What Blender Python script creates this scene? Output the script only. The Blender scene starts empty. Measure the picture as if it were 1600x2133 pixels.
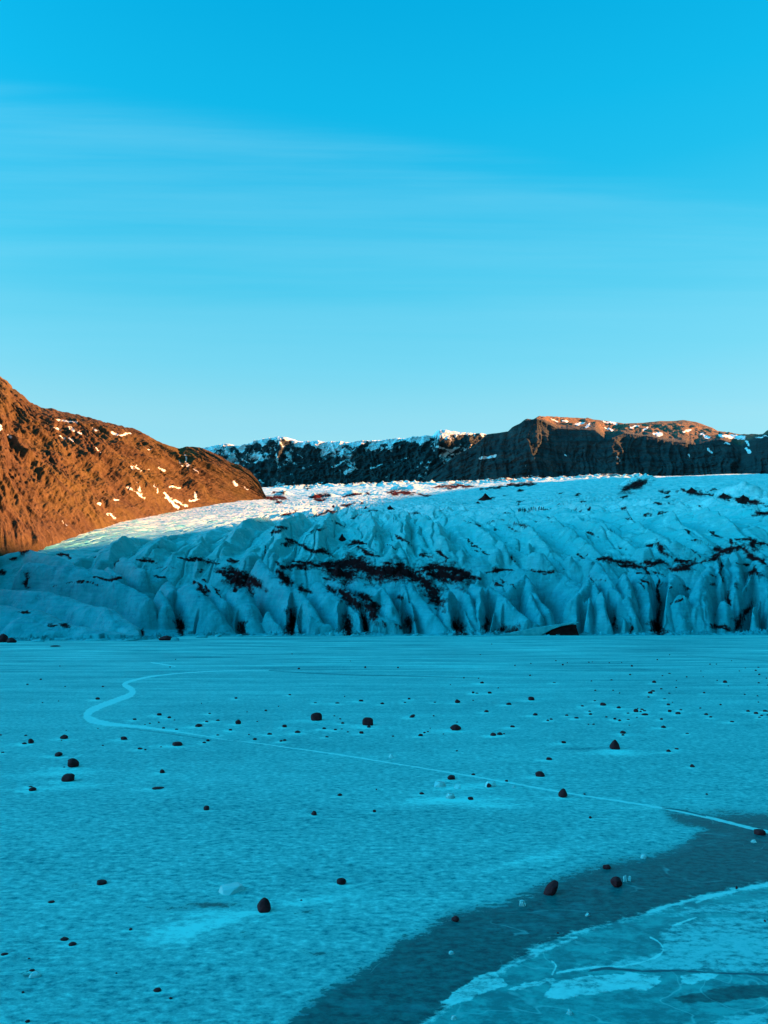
import bpy, bmesh, math, random
import numpy as np
from mathutils import Vector
random.seed(7)
R_ = np.random.RandomState(11)
SC = bpy.context.scene
COL = SC.collection

# ------------------------------------------------------------------ camera
F, CX, HY, CH = 1540.0, 800.0, 1270.0, 7.0      # focal length in photo pixels, centre column, horizon row, eye height (m)
def pt(px, py, Y): return Vector(((px-CX)/F*Y, Y, CH+(HY-py)/F*Y))
def on_lake(px, py):
    Y = CH*F/(py-HY); return Vector(((px-CX)/F*Y, Y, 0.0))
cam = bpy.data.cameras.new("camera"); cob = bpy.data.objects.new("camera", cam); COL.objects.link(cob)
cob.location = (0, 0, CH); cob.rotation_euler = (math.pi/2, 0, 0)
cam.sensor_fit = 'VERTICAL'; cam.sensor_height = 36.0; cam.lens = 36.0*F/2133.0
cam.shift_y = (HY-1066.5)/2133.0; cam.clip_end = 30000; cam.clip_start = 0.3
SC.camera = cob

# ------------------------------------------------------------------ numpy noise
_perm = R_.permutation(256).astype(np.int64); _perm = np.concatenate([_perm, _perm])
_ang = R_.rand(256)*2*np.pi; _gx, _gy = np.cos(_ang), np.sin(_ang)
def perlin(x, y):
    xi = np.floor(x).astype(np.int64); yi = np.floor(y).astype(np.int64)
    xf = x-xi; yf = y-yi; xi &= 255; yi &= 255
    u = xf*xf*xf*(xf*(xf*6-15)+10); v = yf*yf*yf*(yf*(yf*6-15)+10)
    def g(ix, iy, dx, dy):
        h = _perm[_perm[ix & 255]+(iy & 255)]
        return _gx[h]*dx+_gy[h]*dy
    a = g(xi, yi, xf, yf); b = g(xi+1, yi, xf-1, yf); c = g(xi, yi+1, xf, yf-1); d = g(xi+1, yi+1, xf-1, yf-1)
    return (a+(b-a)*u+(c-a)*v+(a-b-c+d)*u*v)*1.45
def fbm(x, y, o=4, g=.5):
    s = 0; a = 1; t = 0
    for i in range(o):
        s = s+a*perlin(x+i*17.3, y+i*31.7); t += a; a *= g; x = x*2.03; y = y*2.03
    return s/t
def ridged(x, y, o=4, g=.5):
    s = 0; a = 1; t = 0
    for i in range(o):
        s = s+a*(1-np.abs(perlin(x+i*13.1, y+i*7.7)))**2; t += a; a *= g; x = x*2.07; y = y*2.07
    return s/t
def sstep(a, b, x):
    t = np.clip((x-a)/(b-a), 0, 1); return t*t*(3-2*t)
def seg_dist(X, Y, pts):
    d = np.full(X.shape, 1e9); 
    for (x0, y0), (x1, y1) in zip(pts[:-1], pts[1:]):
        dx, dy = x1-x0, y1-y0; L = dx*dx+dy*dy+1e-9
        t = np.clip(((X-x0)*dx+(Y-y0)*dy)/L, 0, 1)
        d = np.minimum(d, np.hypot(X-x0-t*dx, Y-y0-t*dy))
    return d
def poly_sdf(X, Y, pts):                       # positive inside
    d = seg_dist(X, Y, list(pts)+[pts[0]]); ins = np.zeros(X.shape, bool)
    n = len(pts)
    for i in range(n):
        x0, y0 = pts[i]; x1, y1 = pts[(i+1) % n]
        if y0 == y1: continue
        c = ((y0 > Y) != (y1 > Y)) & (X < (x1-x0)*(Y-y0)/(y1-y0)+x0)
        ins ^= c
    return np.where(ins, d, -d)

# ------------------------------------------------------------------ mesh helpers
def grid_mesh(name, P, mat, attrs=None, smooth=True):
    nr, nc = P.shape[:2]; me = bpy.data.meshes.new(name); nv = nr*nc
    i = np.arange(nv).reshape(nr, nc)
    q = np.stack([i[:-1, :-1], i[:-1, 1:], i[1:, 1:], i[1:, :-1]], -1).reshape(-1, 4); nf = len(q)
    me.vertices.add(nv); me.vertices.foreach_set("co", P.reshape(-1).astype(np.float32))
    me.loops.add(nf*4); me.loops.foreach_set("vertex_index", q.reshape(-1).astype(np.int32))
    me.polygons.add(nf); me.polygons.foreach_set("loop_start", (np.arange(nf)*4).astype(np.int32))
    me.polygons.foreach_set("use_smooth", np.full(nf, smooth))
    for k, a in (attrs or {}).items():
        at = me.attributes.new(k, 'FLOAT', 'POINT'); at.data.foreach_set("value", a.reshape(-1).astype(np.float32))
    me.update(calc_edges=True); me.validate()
    me.materials.append(mat); o = bpy.data.objects.new(name, me); COL.objects.link(o); return o
def mesh_obj(name, bm, mat, loc=(0, 0, 0), smooth=False):
    me = bpy.data.meshes.new(name); bm.to_mesh(me); bm.free()
    for p in me.polygons: p.use_smooth = smooth
    me.materials.append(mat); o = bpy.data.objects.new(name, me); o.location = loc; COL.objects.link(o); return o
def tag(o, label, cat, group=None, kind=None):
    o['label'] = label
    if cat: o['category'] = cat
    if group: o['group'] = group
    if kind: o['kind'] = kind
    return o

# ------------------------------------------------------------------ node helpers
class NT:
    def __init__(s, name):
        s.m = bpy.data.materials.new(name); s.m.use_nodes = True; s.t = s.m.node_tree; s.b = s.t.nodes['Principled BSDF']
        s.pos = s.n('ShaderNodeNewGeometry').outputs['Position']
    def n(s, k, **kw):
        x = s.t.nodes.new(k)
        for a, v in kw.items(): setattr(x, a, v)
        return x
    def put(s, sock, v):
        if hasattr(v, 'is_output') or isinstance(v, bpy.types.NodeSocket): s.t.links.new(v, sock)
        else:
            try: sock.default_value = v
            except Exception: sock.default_value = (*v, 1)
    def attr(s, k): return s.n('ShaderNodeAttribute', attribute_name=k).outputs['Fac']
    def math(s, op, a, b=0.0, clamp=False):
        x = s.n('ShaderNodeMath', operation=op, use_clamp=clamp); s.put(x.inputs[0], a); s.put(x.inputs[1], b); return x.outputs[0]
    def map(s, v, a, b, c=0.0, d=1.0, smooth=False):
        x = s.n('ShaderNodeMapRange', clamp=True)
        if smooth: x.interpolation_type = 'SMOOTHSTEP'
        s.put(x.inputs[0], v)
        for i, q in enumerate((a, b, c, d)): s.put(x.inputs[i+1], q)
        return x.outputs[0]
    def vec(s, scale=(1, 1, 1), rot=(0, 0, 0), src=None):
        x = s.n('ShaderNodeMapping'); s.put(x.inputs[0], src or s.pos); x.inputs['Scale'].default_value = scale; x.inputs['Rotation'].default_value = rot
        return x.outputs[0]
    def noise(s, scale, detail=4, rough=.55, v=None, dist=0.0):
        x = s.n('ShaderNodeTexNoise'); s.put(x.inputs['Vector'], v or s.pos)
        x.inputs['Scale'].default_value = scale; x.inputs['Detail'].default_value = detail; x.inputs['Roughness'].default_value = rough
        x.inputs['Distortion'].default_value = dist
        return x.outputs['Fac']
    def mix(s, f, a, b):
        x = s.n('ShaderNodeMix', data_type='RGBA'); s.put(x.inputs[0], f); s.put(x.inputs[6], a if not isinstance(a, tuple) else (*a, 1)); s.put(x.inputs[7], b if not isinstance(b, tuple) else (*b, 1))
        return x.outputs[2]
    def bump(s, h, strength=.5, dist=.1):
        x = s.n('ShaderNodeBump'); s.put(x.inputs['Height'], h); s.put(x.inputs['Strength'], strength); x.inputs['Distance'].default_value = dist
        s.t.links.new(x.outputs[0], s.b.inputs['Normal'])
    def out(s, col, rough=.7, spec=.3):
        s.put(s.b.inputs['Base Color'], col if not isinstance(col, tuple) else (*col, 1)); s.put(s.b.inputs['Roughness'], rough)
        s.put(s.b.inputs['Specular IOR Level'], spec); return s.m

# ------------------------------------------------------------------ light
EXPO = 2.55
SUN_N = np.array([.954, .30]); SUN_N = SUN_N/np.linalg.norm(SUN_N); SUN_EL = math.radians(15.0)
SC.view_settings.view_transform = 'Standard'; SC.view_settings.look = 'None'; SC.view_settings.exposure = EXPO; SC.view_settings.gamma = 1
w = bpy.data.worlds.new("World"); SC.world = w; w.use_nodes = True
wt = w.node_tree; bg = wt.nodes['Background']
def wn(k, **kw):
    x = wt.nodes.new(k)
    for a, v in kw.items(): setattr(x, a, v)
    return x
def wm(op, a, b=0.0, clamp=False):
    x = wn('ShaderNodeMath', operation=op, use_clamp=clamp)
    for i, v in enumerate((a, b)):
        if isinstance(v, bpy.types.NodeSocket): wt.links.new(v, x.inputs[i])
        else: x.inputs[i].default_value = v
    return x.outputs[0]
sky = wn('ShaderNodeTexSky', sky_type='NISHITA', sun_disc=False); sky.sun_elevation = SUN_EL
sky.sun_rotation = math.atan2(SUN_N[0], SUN_N[1])
gm = wn('ShaderNodeGamma'); wt.links.new(sky.outputs[0], gm.inputs[0]); gm.inputs[1].default_value = .08
tc = wn('ShaderNodeTexCoord'); sp = wn('ShaderNodeSeparateXYZ'); wt.links.new(tc.outputs['Generated'], sp.inputs[0])
el = wm('MULTIPLY', wm('ARCSINE', sp.outputs[2]), 180/math.pi)
ramp = wn('ShaderNodeValToRGB'); ramp.color_ramp.interpolation = 'LINEAR'
K = 1/(2.0**EXPO)/.1/1.085
stops = [(0, (.42, .80, .86)), (9, (.38, .79, .87)), (13.5, (.34, .75, .87)), (18, (.18, .69, .88)), (24, (.06, .60, .86)), (30, (.015, .53, .84)),
         (34, (.006, .50, .83)), (40, (.002, .44, .78)), (60, (.035, .40, .60)), (90, (.04, .40, .58))]
cr = ramp.color_ramp
while len(cr.elements) < len(stops): cr.elements.new(.5)
for e, (a, c) in zip(cr.elements, stops): e.position = a/90; e.color = (*c, 1)
wt.links.new(wm('DIVIDE', el, 90.0), ramp.inputs[0])
# thin cirrus veil: its upper edge falls to the right, streaked lengthways
yc = wm('MAXIMUM', sp.outputs[1], .25)
az = wm('DIVIDE', sp.outputs[0], yc); up = wm('DIVIDE', sp.outputs[2], yc)
cmb = wn('ShaderNodeCombineXYZ'); wt.links.new(wm('MULTIPLY', az, .55), cmb.inputs[0]); wt.links.new(wm('ADD', wm('MULTIPLY', up, 13.0), wm('MULTIPLY', az, .2)), cmb.inputs[1])
n1 = wn('ShaderNodeTexNoise'); wt.links.new(cmb.outputs[0], n1.inputs[0]); n1.inputs['Scale'].default_value = 1.5; n1.inputs['Detail'].default_value = 7; n1.inputs['Roughness'].default_value = .58; n1.inputs['Distortion'].default_value = .25
edge = wm('ADD', wm('MULTIPLY', az, -.15), wm('ADD', .635, wm('MULTIPLY', wm('SUBTRACT', n1.outputs[0], .5), .07)))
veil = wn('ShaderNodeMapRange', interpolation_type='SMOOTHSTEP'); wt.links.new(wm('SUBTRACT', edge, up), veil.inputs[0]); veil.inputs[1].default_value = -.02; veil.inputs[2].default_value = .05
streak = wn('ShaderNodeMapRange'); wt.links.new(n1.outputs[0], streak.inputs[0]); streak.inputs[1].default_value = .32; streak.inputs[2].default_value = .70; streak.inputs[3].default_value = .05; streak.inputs[4].default_value = .36
cf = wm('MULTIPLY', veil.outputs[0], streak.outputs[0])
mixc = wn('ShaderNodeMix', data_type='RGBA'); wt.links.new(cf, mixc.inputs[0]); wt.links.new(ramp.outputs[0], mixc.inputs[6]); mixc.inputs[7].default_value = (.24, .72, .92, 1)
mul = wn('ShaderNodeMix', data_type='RGBA', blend_type='MULTIPLY'); mul.inputs[0].default_value = 1
wt.links.new(gm.outputs[0], mul.inputs[6]); wt.links.new(mixc.outputs[2], mul.inputs[7])
# added bright sky lobe high left, low sky behind dimmed, to model ice relief
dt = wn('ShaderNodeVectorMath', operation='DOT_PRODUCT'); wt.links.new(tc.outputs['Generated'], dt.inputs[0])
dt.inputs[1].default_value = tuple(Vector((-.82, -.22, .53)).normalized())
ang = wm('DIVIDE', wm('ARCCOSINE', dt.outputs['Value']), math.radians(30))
added_lobe = wm('MULTIPLY', wm('POWER', math.e, wm('MULTIPLY', wm('MULTIPLY', ang, ang), -1.0)), 6.4)
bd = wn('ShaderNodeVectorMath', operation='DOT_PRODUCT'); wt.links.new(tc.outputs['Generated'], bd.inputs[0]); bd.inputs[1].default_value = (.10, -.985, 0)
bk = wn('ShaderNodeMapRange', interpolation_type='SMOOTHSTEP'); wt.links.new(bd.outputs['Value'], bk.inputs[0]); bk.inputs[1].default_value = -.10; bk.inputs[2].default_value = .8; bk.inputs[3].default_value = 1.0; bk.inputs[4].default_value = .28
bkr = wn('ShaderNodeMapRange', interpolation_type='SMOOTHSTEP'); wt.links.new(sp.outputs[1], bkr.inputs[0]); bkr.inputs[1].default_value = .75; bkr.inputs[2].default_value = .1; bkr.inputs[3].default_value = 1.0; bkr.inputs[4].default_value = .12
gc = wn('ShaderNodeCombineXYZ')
wt.links.new(wm('MULTIPLY', wm('ADD', bkr.outputs[0], wm('MULTIPLY', added_lobe, .45)), K), gc.inputs[0])
wt.links.new(wm('MULTIPLY', wm('ADD', bk.outputs[0], wm('MULTIPLY', added_lobe, .9)), K), gc.inputs[1]); wt.links.new(wm('MULTIPLY', wm('ADD', bk.outputs[0], added_lobe), K), gc.inputs[2])
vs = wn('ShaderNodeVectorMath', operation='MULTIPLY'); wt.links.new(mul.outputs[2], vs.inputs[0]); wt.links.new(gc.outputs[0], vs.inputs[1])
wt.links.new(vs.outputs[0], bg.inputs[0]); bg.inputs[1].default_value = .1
sl = bpy.data.lights.new("sun", 'SUN'); sl.energy = 5.0; sl.angle = math.radians(.5); sl.color = (1.0, .44, .17)
so = bpy.data.objects.new("sun", sl); COL.objects.link(so); so.location = (300, 100, 300)
sd = Vector((SUN_N[0]*math.cos(SUN_EL), SUN_N[1]*math.cos(SUN_EL), math.sin(SUN_EL)))
so.rotation_euler = sd.to_track_quat('Z', 'Y').to_euler()

# ------------------------------------------------------------------ materials
def mat_glacier():
    t = NT("glacier_ice")
    blue = t.attr('blue'); d = t.attr('dirt_shade')
    big = t.noise(.22, 5, .6); mid = t.noise(1.1, 6, .62, t.vec((1, .45, 1.3)))
    strat = t.noise(1.0, 4, .6, t.vec((.12, .12, 1.6), (.12, .2, 0)))
    c = t.mix(t.map(blue, .08, .55), (.82, .74, .70), (.15, .46, .45))
    c = t.mix(t.map(blue, .45, 1.0), c, (.02, .30, .33))
    c = t.mix(t.map(big, .4, .7, 0, .35), c, (.20, .60, .66))
    c = t.mix(t.map(mid, .52, .75, 0, .5), c, (.05, .38, .45))
    c = t.mix(t.math('MULTIPLY', t.map(strat, .50, .70, 0, .5), blue), c, (.01, .20, .27))
    strk = t.noise(.30, 8, .72, t.vec((.8, .30, 1), (0, 0, .35)), .4)
    c = t.mix(t.math('MULTIPLY', t.map(strk, .47, .60, 0, .8), t.map(blue, .75, .45)), c, (.06, .52, .52))
    c = t.mix(t.math('MULTIPLY', t.map(strk, .46, .36, 0, .5), t.map(blue, .75, .45)), c, (.62, .90, .84))
    melt = t.noise(.55, 6, .65, t.vec((1, .6, .16)), .3)
    c = t.mix(t.math('MULTIPLY', t.map(melt, .56, .70, 0, .45), t.map(blue, .5, .9)), c, (.004, .09, .12))
    vein = t.math('ABSOLUTE', t.math('SUBTRACT', t.noise(.33, 4, .5, t.vec((1, .7, .8), (.4, .3, .2)), .6), .5))
    vm_ = t.math('MULTIPLY', t.map(vein, .002, .013, 1, 0), t.map(t.noise(.12, 3), .42, .58))
    c = t.mix(t.math('MULTIPLY', vm_, .35), c, (.02, .05, .06))
    fine = t.noise(1.0, 5, .6, t.vec((1, .5, 1)))
    dm = t.math('ADD', d, t.math('MULTIPLY', t.math('SUBTRACT', fine, .5), 1.7))
    dm0 = t.math('ADD', dm, t.math('MULTIPLY', t.math('SUBTRACT', t.noise(4.5, 5, .7), .5), 1.3))
    dm = t.map(dm0, .02, .62)
    c = t.mix(dm, c, (.055, .007, .008))
    t.bump(t.math('ADD', t.noise(1.6, 6, .62), t.math('MULTIPLY', t.noise(.5, 4, .5, t.vec((1, .35, 1))), 1.6)), t.map(blue, .25, .8, .25, .55), .45)
    return t.out(c, t.map(dm, 0, 1, .55, .95), t.map(dm, 0, 1, .2, .01))
def mat_lake():
    t = NT("lake_ice")
    bare = t.attr('bare'); pale = t.attr('pale'); line = t.attr('line'); crack = t.attr('crack'); plate = t.attr('plate'); far = t.attr('far')
    v = t.vec((.62, 1, 1))
    n1 = t.noise(6.0, 8, .76, v); n2 = t.noise(1.2, 5, .6, v); n3 = t.noise(.22, 4, .55, t.vec((.30, 1, 1))); n4 = t.noise(.10, 5, .6, t.vec((.25, 1, 1)))
    near = t.math('SUBTRACT', 1.0, far)
    mott = t.math('ADD', t.math('MULTIPLY', t.math('SUBTRACT', n1, .5), t.map(far, 0, .6, 2.7, 1.3)), t.math('MULTIPLY', t.math('SUBTRACT', n2, .5), .50))
    mott = t.math('ADD', mott, t.math('MULTIPLY', t.math('SUBTRACT', n3, .5), .40))
    mott = t.math('ADD', mott, t.math('MULTIPLY', t.math('SUBTRACT', n4, .5), t.map(far, .2, 1, .1, 1.0)))
    n5 = t.noise(.5, 4, .55, t.vec((.11, 1, 1)))
    mott = t.math('ADD', mott, t.math('MULTIPLY', t.math('SUBTRACT', n5, .5), t.map(far, .12, .6, 0, 1.7)))
    mott = t.math('ADD', mott, pale)
    snow = t.map(mott, -.42, .48)
    c = t.mix(snow, (.003, .165, .19), (.36, .75, .70))
    rag = t.math('ADD', bare, t.math('ADD', t.math('MULTIPLY', t.math('SUBTRACT', n1, .5), 5.0), t.math('MULTIPLY', t.math('SUBTRACT', n2, .5), 1.8)))
    icec = t.mix(t.map(n1, .40, .60), (.001, .060, .070), (.004, .15, .15))
    icec = t.mix(t.map(n2, .55, .75, 0, .35), icec, (.05, .34, .36))
    fb = t.map(rag, -.12, .22)
    hair = t.math('ABSOLUTE', t.math('SUBTRACT', t.noise(.55, 3, .5, t.vec((.7, 1, 1)), .5), .5))
    icec = t.mix(t.math('MULTIPLY', t.map(hair, .001, .007, .55, 0), t.map(n2, .45, .6)), icec, (.10, .40, .40))
    c = t.mix(fb, c, icec)
    glz = t.mix(t.map(t.math('ADD', n2, t.math('SUBTRACT', n1, .5)), .38, .62), (.006, .20, .21), (.05, .40, .39))
    pl = t.map(t.math('ADD', plate, t.math('MULTIPLY', t.math('SUBTRACT', n2, .5), .5)), -.05, .10)
    c = t.mix(t.math('MULTIPLY', pl, .9), c, glz)
    c = t.mix(t.math('MULTIPLY', pl, t.math('MULTIPLY', t.map(hair, .001, .008, .45, 0), t.map(n3, .4, .55))), c, (.24, .60, .58))
    spk = t.attr('speck')
    c = t.mix(t.map(t.math('ADD', spk, t.math('MULTIPLY', mott, .9)), -.02, .35), c, (.24, .56, .55))
    ll = t.map(t.math('ADD', line, t.math('ADD', t.math('MULTIPLY', t.math('SUBTRACT', n1, .5), 1.5), t.math('MULTIPLY', t.math('SUBTRACT', n2, .5), .9))), .02, .30)
    c = t.mix(t.math('MULTIPLY', ll, .85), c, t.mix(t.map(n1, .3, .7), (.30, .64, .62), (.55, .82, .78)))
    c = t.mix(t.map(crack, .0, .5), c, (.012, .10, .12))
    t.bump(t.math('ADD', t.math('MULTIPLY', snow, t.map(fb, 0, 1, 1, .15)), t.math('MULTIPLY', ll, .6)), .35, .05)
    return t.out(c, t.map(fb, 0, 1, .75, .38), t.map(fb, 0, 1, .08, .04))
def mat_rock_hill():
    t = NT("hill_rock")
    n1 = t.noise(.02, 6, .6); n2 = t.noise(.09, 8, .68, t.vec((1, 1, 1.6)), .6); n3 = t.noise(.5, 6, .65)
    cb = t.n('ShaderNodeCombineXYZ'); t.put(cb.inputs[0], t.attr('across')); t.put(cb.inputs[1], t.math('MULTIPLY', t.attr('down'), .16))
    st = t.noise(.10, 7, .66, cb.outputs[0], .4); st2 = t.noise(.45, 5, .6, cb.outputs[0], .3)
    c = t.mix(t.map(n2, .35, .68), (0.0404, 0.0220, 0.0112), (0.0780, 0.0449, 0.0200))
    c = t.mix(t.map(n1, .45, .65, 0, .7), c, (0.0940, 0.0653, 0.0152))
    c = t.mix(t.map(st, .52, .66, 0, .75), c, (0.0251, 0.0131, 0.0088))
    c = t.mix(t.map(st2, .54, .68, 0, .55), c, (0.1183, 0.0694, 0.0320))
    c = t.mix(t.map(n3, .52, .72, 0, .75), c, (0.1183, 0.0751, 0.0416))
    n4 = t.noise(1.6, 5, .7)
    c = t.mix(t.map(n4, .54, .70, 0, .7), c, (0.0181, 0.0090, 0.0072))
    c = t.mix(t.map(t.noise(.22, 6, .7, t.vec((1, 1, .5), (.3, .6, 0))), .56, .66, 0, .6), c, (0.0251, 0.0131, 0.0096))
    sn = t.math('ADD', t.attr('snow'), t.math('MULTIPLY', t.math('SUBTRACT', t.noise(.22, 6, .72), .5), 2.2))
    c = t.mix(t.map(sn, .0, .40), c, (.80, .81, .82))
    t.bump(t.math('ADD', t.math('ADD', t.math('MULTIPLY', n3, 1.0), t.math('MULTIPLY', n4, .5)), t.math('ADD', t.math('MULTIPLY', n2, 1.6), t.math('MULTIPLY', st, 1.6))), .5, 1.0)
    return t.out(c, .9, .1)
def mat_far():
    t = NT("mountain_rock")
    n2 = t.noise(.012, 8, .66, t.vec((1, 1, 1.8)), .5); n3 = t.noise(.05, 6, .65)
    lay = t.noise(.02, 6, .6, t.vec((.2, .2, 2.5)))
    c = t.mix(t.map(n2, .35, .65), (.020, .034, .040), (.060, .068, .070))
    c = t.mix(t.map(lay, .5, .7, 0, .6), c, (.012, .016, .018))
    c = t.mix(t.math('MULTIPLY', t.attr('grass'), t.map(n3, .3, .7)), c, (.30, .155, .075))
    sn = t.math('ADD', t.attr('snow'), t.math('ADD', t.math('MULTIPLY', t.math('SUBTRACT', n3, .5), 1.2), t.math('MULTIPLY', t.math('SUBTRACT', t.noise(.009, 7, .62, t.vec((1, 1, .8), (0, .6, 0)), .7), .5), 2.6)))
    c = t.mix(t.map(sn, .0, .15), c, (.84, .86, .88))
    t.bump(t.math('ADD', t.math('MULTIPLY', n3, 8.), t.math('MULTIPLY', lay, 16.)), 1.0, 1.5)
    return t.out(c, .9, .1)
def mat_stone():
    t = NT("basalt_stone")
    n = t.noise(6, 6, .65); n2 = t.noise(22, 4, .6)
    c = t.mix(t.map(n, .3, .7), (.11, .004, .007), (.20, .011, .014))
    c = t.mix(t.map(n2, .58, .75, 0, .5), c, (.14, .03, .03))
    t.bump(t.math('ADD', n, t.math('MULTIPLY', n2, .4)), .8, .05)
    return t.out(c, .8, .25)
def mat_debris():
    t = NT("ash_debris")
    n = t.noise(.9, 6, .7); c = t.mix(t.map(n, .3, .7), (.045, .003, .004), (.10, .012, .011))
    t.bump(n, .9, .4); return t.out(c, .95, .1)
def mat_block():
    t = NT("broken_ice")
    n = t.noise(.8, 5, .6); c = t.mix(t.map(n, .3, .7), (.04, .30, .34), (.14, .50, .52))
    t.bump(n, .6, .2); return t.out(c, .55, .15)
def mat_clear():
    t = NT("clear_ice")
    n = t.noise(9, 5, .6); t.bump(n, .5, .02)
    t.b.inputs['Transmission Weight'].default_value = .6; t.b.inputs['IOR'].default_value = 1.31
    return t.out((.86, .97, .98), .08, .9)
def mat_cloth():
    t = NT("dark_clothing"); n = t.noise(8, 3)
    return t.out(t.mix(n, (.012, .012, .02), (.04, .03, .04)), .8, .2)
def mat_ground():
    t = NT("gravel_ground"); n = t.noise(.4, 6, .7)
    return t.out(t.mix(n, (.05, .03, .03), (.14, .09, .07)), .9, .1)
M_GL, M_LK, M_HILL, M_FAR, M_ST, M_DB, M_BL, M_CL, M_PP, M_GR = (mat_glacier(), mat_lake(), mat_rock_hill(), mat_far(), mat_stone(), mat_debris(), mat_block(), mat_clear(), mat_cloth(), mat_ground())

#@GLACIER
# ------------------------------------------------------------------ the glacier: one height field
px = np.arange(-320, 1961, 2.0)
rows = np.concatenate([np.arange(166, 262, .21), np.arange(262, 430, .45), np.geomspace(430, 1000, 330), np.geomspace(1010, 2700, 40)])
PX, D = np.meshgrid(px, rows); X = (PX-CX)/F*D; Yg = D
front = np.interp(px, [-320, 290, 400, 900, 1300, 1600, 1960], [171, 172, 203, 204.5, 206, 211, 214])
kern = np.hanning(25); kern /= kern.sum(); front = np.convolve(np.pad(front, 12, 'edge'), kern, 'valid')
front = front+1.3*fbm(px*.02, px*0+3.3, 3)
tabs = {-320: [(190, 1310), (215, 1265), (235, 1205), (300, 1165), (400, 1150), (600, 1090), (900, 1040)],
        0: [(190, 1322), (215, 1288), (232, 1225), (248, 1160), (300, 1140), (400, 1105), (600, 1060), (900, 1022)],
        300: [(190, 1327), (215, 1302), (238, 1240), (256, 1170), (300, 1125), (400, 1087), (600, 1052), (900, 1019)],
        550: [(218, 1318), (231, 1304), (241, 1252), (253, 1178), (300, 1112), (400, 1077), (600, 1041), (900, 1016)],
        900: [(218, 1318), (231, 1304), (241, 1252), (253, 1178), (300, 1108), (400, 1070), (600, 1030), (900, 1007)],
        1300: [(218, 1314), (230, 1296), (238, 1240), (247, 1178), (300, 1103), (400, 1058), (600, 1018), (900, 993)],
        1600: [(222, 1312), (231, 1290), (237, 1240), (246, 1172), (300, 1100), (400, 1050), (600, 1008), (900, 988)],
        1960: [(222, 1305), (230, 1270), (237, 1220), (245, 1168), (300, 1095), (400, 1040), (600, 1000), (900, 985)]}
keys = sorted(tabs); prof = []
for k in keys:
    fd = float(np.interp(k, px, front)); tb = [(fd, HY+CH*F/fd)]+tabs[k]
    e = tb[-1][1]; tb += [(1000, e+1.5), (1500, e+5), (2700, e+9)]
    dd = np.array([a for a, _ in tb]); zz = np.array([CH+(HY-b)/F*a for a, b in tb])
    prof.append(np.interp(rows, dd, zz, left=-3))
prof = np.array(prof)
Z = np.empty_like(D)
for j, p in enumerate(px):
    i = min(max(np.searchsorted(keys, p)-1, 0), len(keys)-2); t = (p-keys[i])/(keys[i+1]-keys[i]); t = t*t*(3-2*t)
    Z[:, j] = prof[i]*(1-t)+prof[i+1]*t
Z = np.where(D < front[None, :], -2.5, Z)
# crevassed middle zone: ridges fan out from the centre of the snout
rx, ry = X-(-12), 560-Yg
th = np.arctan2(rx, ry); rad = np.hypot(rx, ry)
wx = 6*fbm(X*.035, Yg*.035, 3); wy = 6*fbm(X*.035+40, Yg*.035+9, 3)
fan = ridged(th*26+wx*.10, rad*.017+wy*.04, 3, .36)
fan2 = ridged(th*64+wx*.2, rad*.05+wy*.1, 3, .5)
tr = ridged(X*.035+wy*.1, Yg*.085+wx*.08+X*.02, 3, .5)
env = sstep(222, 262, D)*(1-.80*sstep(330, 470, D))*(1-.6*sstep(600, 900, D))
lft = 1-.45*sstep(420, 200, PX)
ENV0 = env*1.0
env = env*(1-.75*sstep(262, 305, D)*sstep(640, 470, PX))
Z += env*lft*(4.0*(fan-.6)+.7*(fan2-.5)+1.5*(tr-.5))
RIDGES = [[(1060, 345), (1150, 298), (1245, 252)], [(1120, 350), (1215, 302), (1330, 256)], [(1180, 365), (1290, 312), (1400, 260)], [(1260, 372), (1370, 318), (1480, 266)], [(1350, 382), (1450, 326), (1560, 274)], [(1440, 392), (1540, 334), (1640, 284)], [(1000, 335), (1075, 292), (1150, 256)], [(930, 335), (990, 292), (1040, 256)], [(860, 328), (905, 290), (945, 254)],
  [(640, 348), (600, 300), (560, 254)], [(560, 342), (510, 300), (460, 258)], [(470, 325), (430, 292), (385, 254)], [(700, 352), (680, 302), (660, 258)], [(400, 312), (350, 282), (310, 252)], [(760, 348), (770, 302), (780, 258)], [(830, 342), (850, 302), (850, 258)], [(1560, 400), (1650, 340), (1750, 290)], [(300, 296), (255, 272), (220, 250)], [(1010, 372), (1090, 330), (1130, 312)], [(1130, 388), (1230, 345), (1290, 330)], [(1300, 400), (1400, 352), (1470, 335)], [(720, 395), (740, 360), (735, 330)], [(850, 400), (900, 360), (930, 340)]]
rq = random.Random(42)
for i in range(46):
    a0 = rq.uniform(250, 1750); d0 = rq.uniform(268, 410); ln = rq.uniform(9, 26); sl = (a0-700)/900*1.1+rq.uniform(-.35, .35)
    if a0 < 620 and d0 > 280: continue
    RIDGES.append([(a0, d0+ln), (a0+sl*ln*2.2, d0+ln*.5), (a0+sl*ln*4.6, d0)])
rwx = X+3.4*fbm(X*.05, Yg*.05, 2)+.5*fbm(X*.25, Yg*.25, 2); rwy = Yg+3.0*fbm(X*.05+7, Yg*.05, 3)
add = np.zeros_like(Z); ym = (D > 236) & (D < 430)
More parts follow.
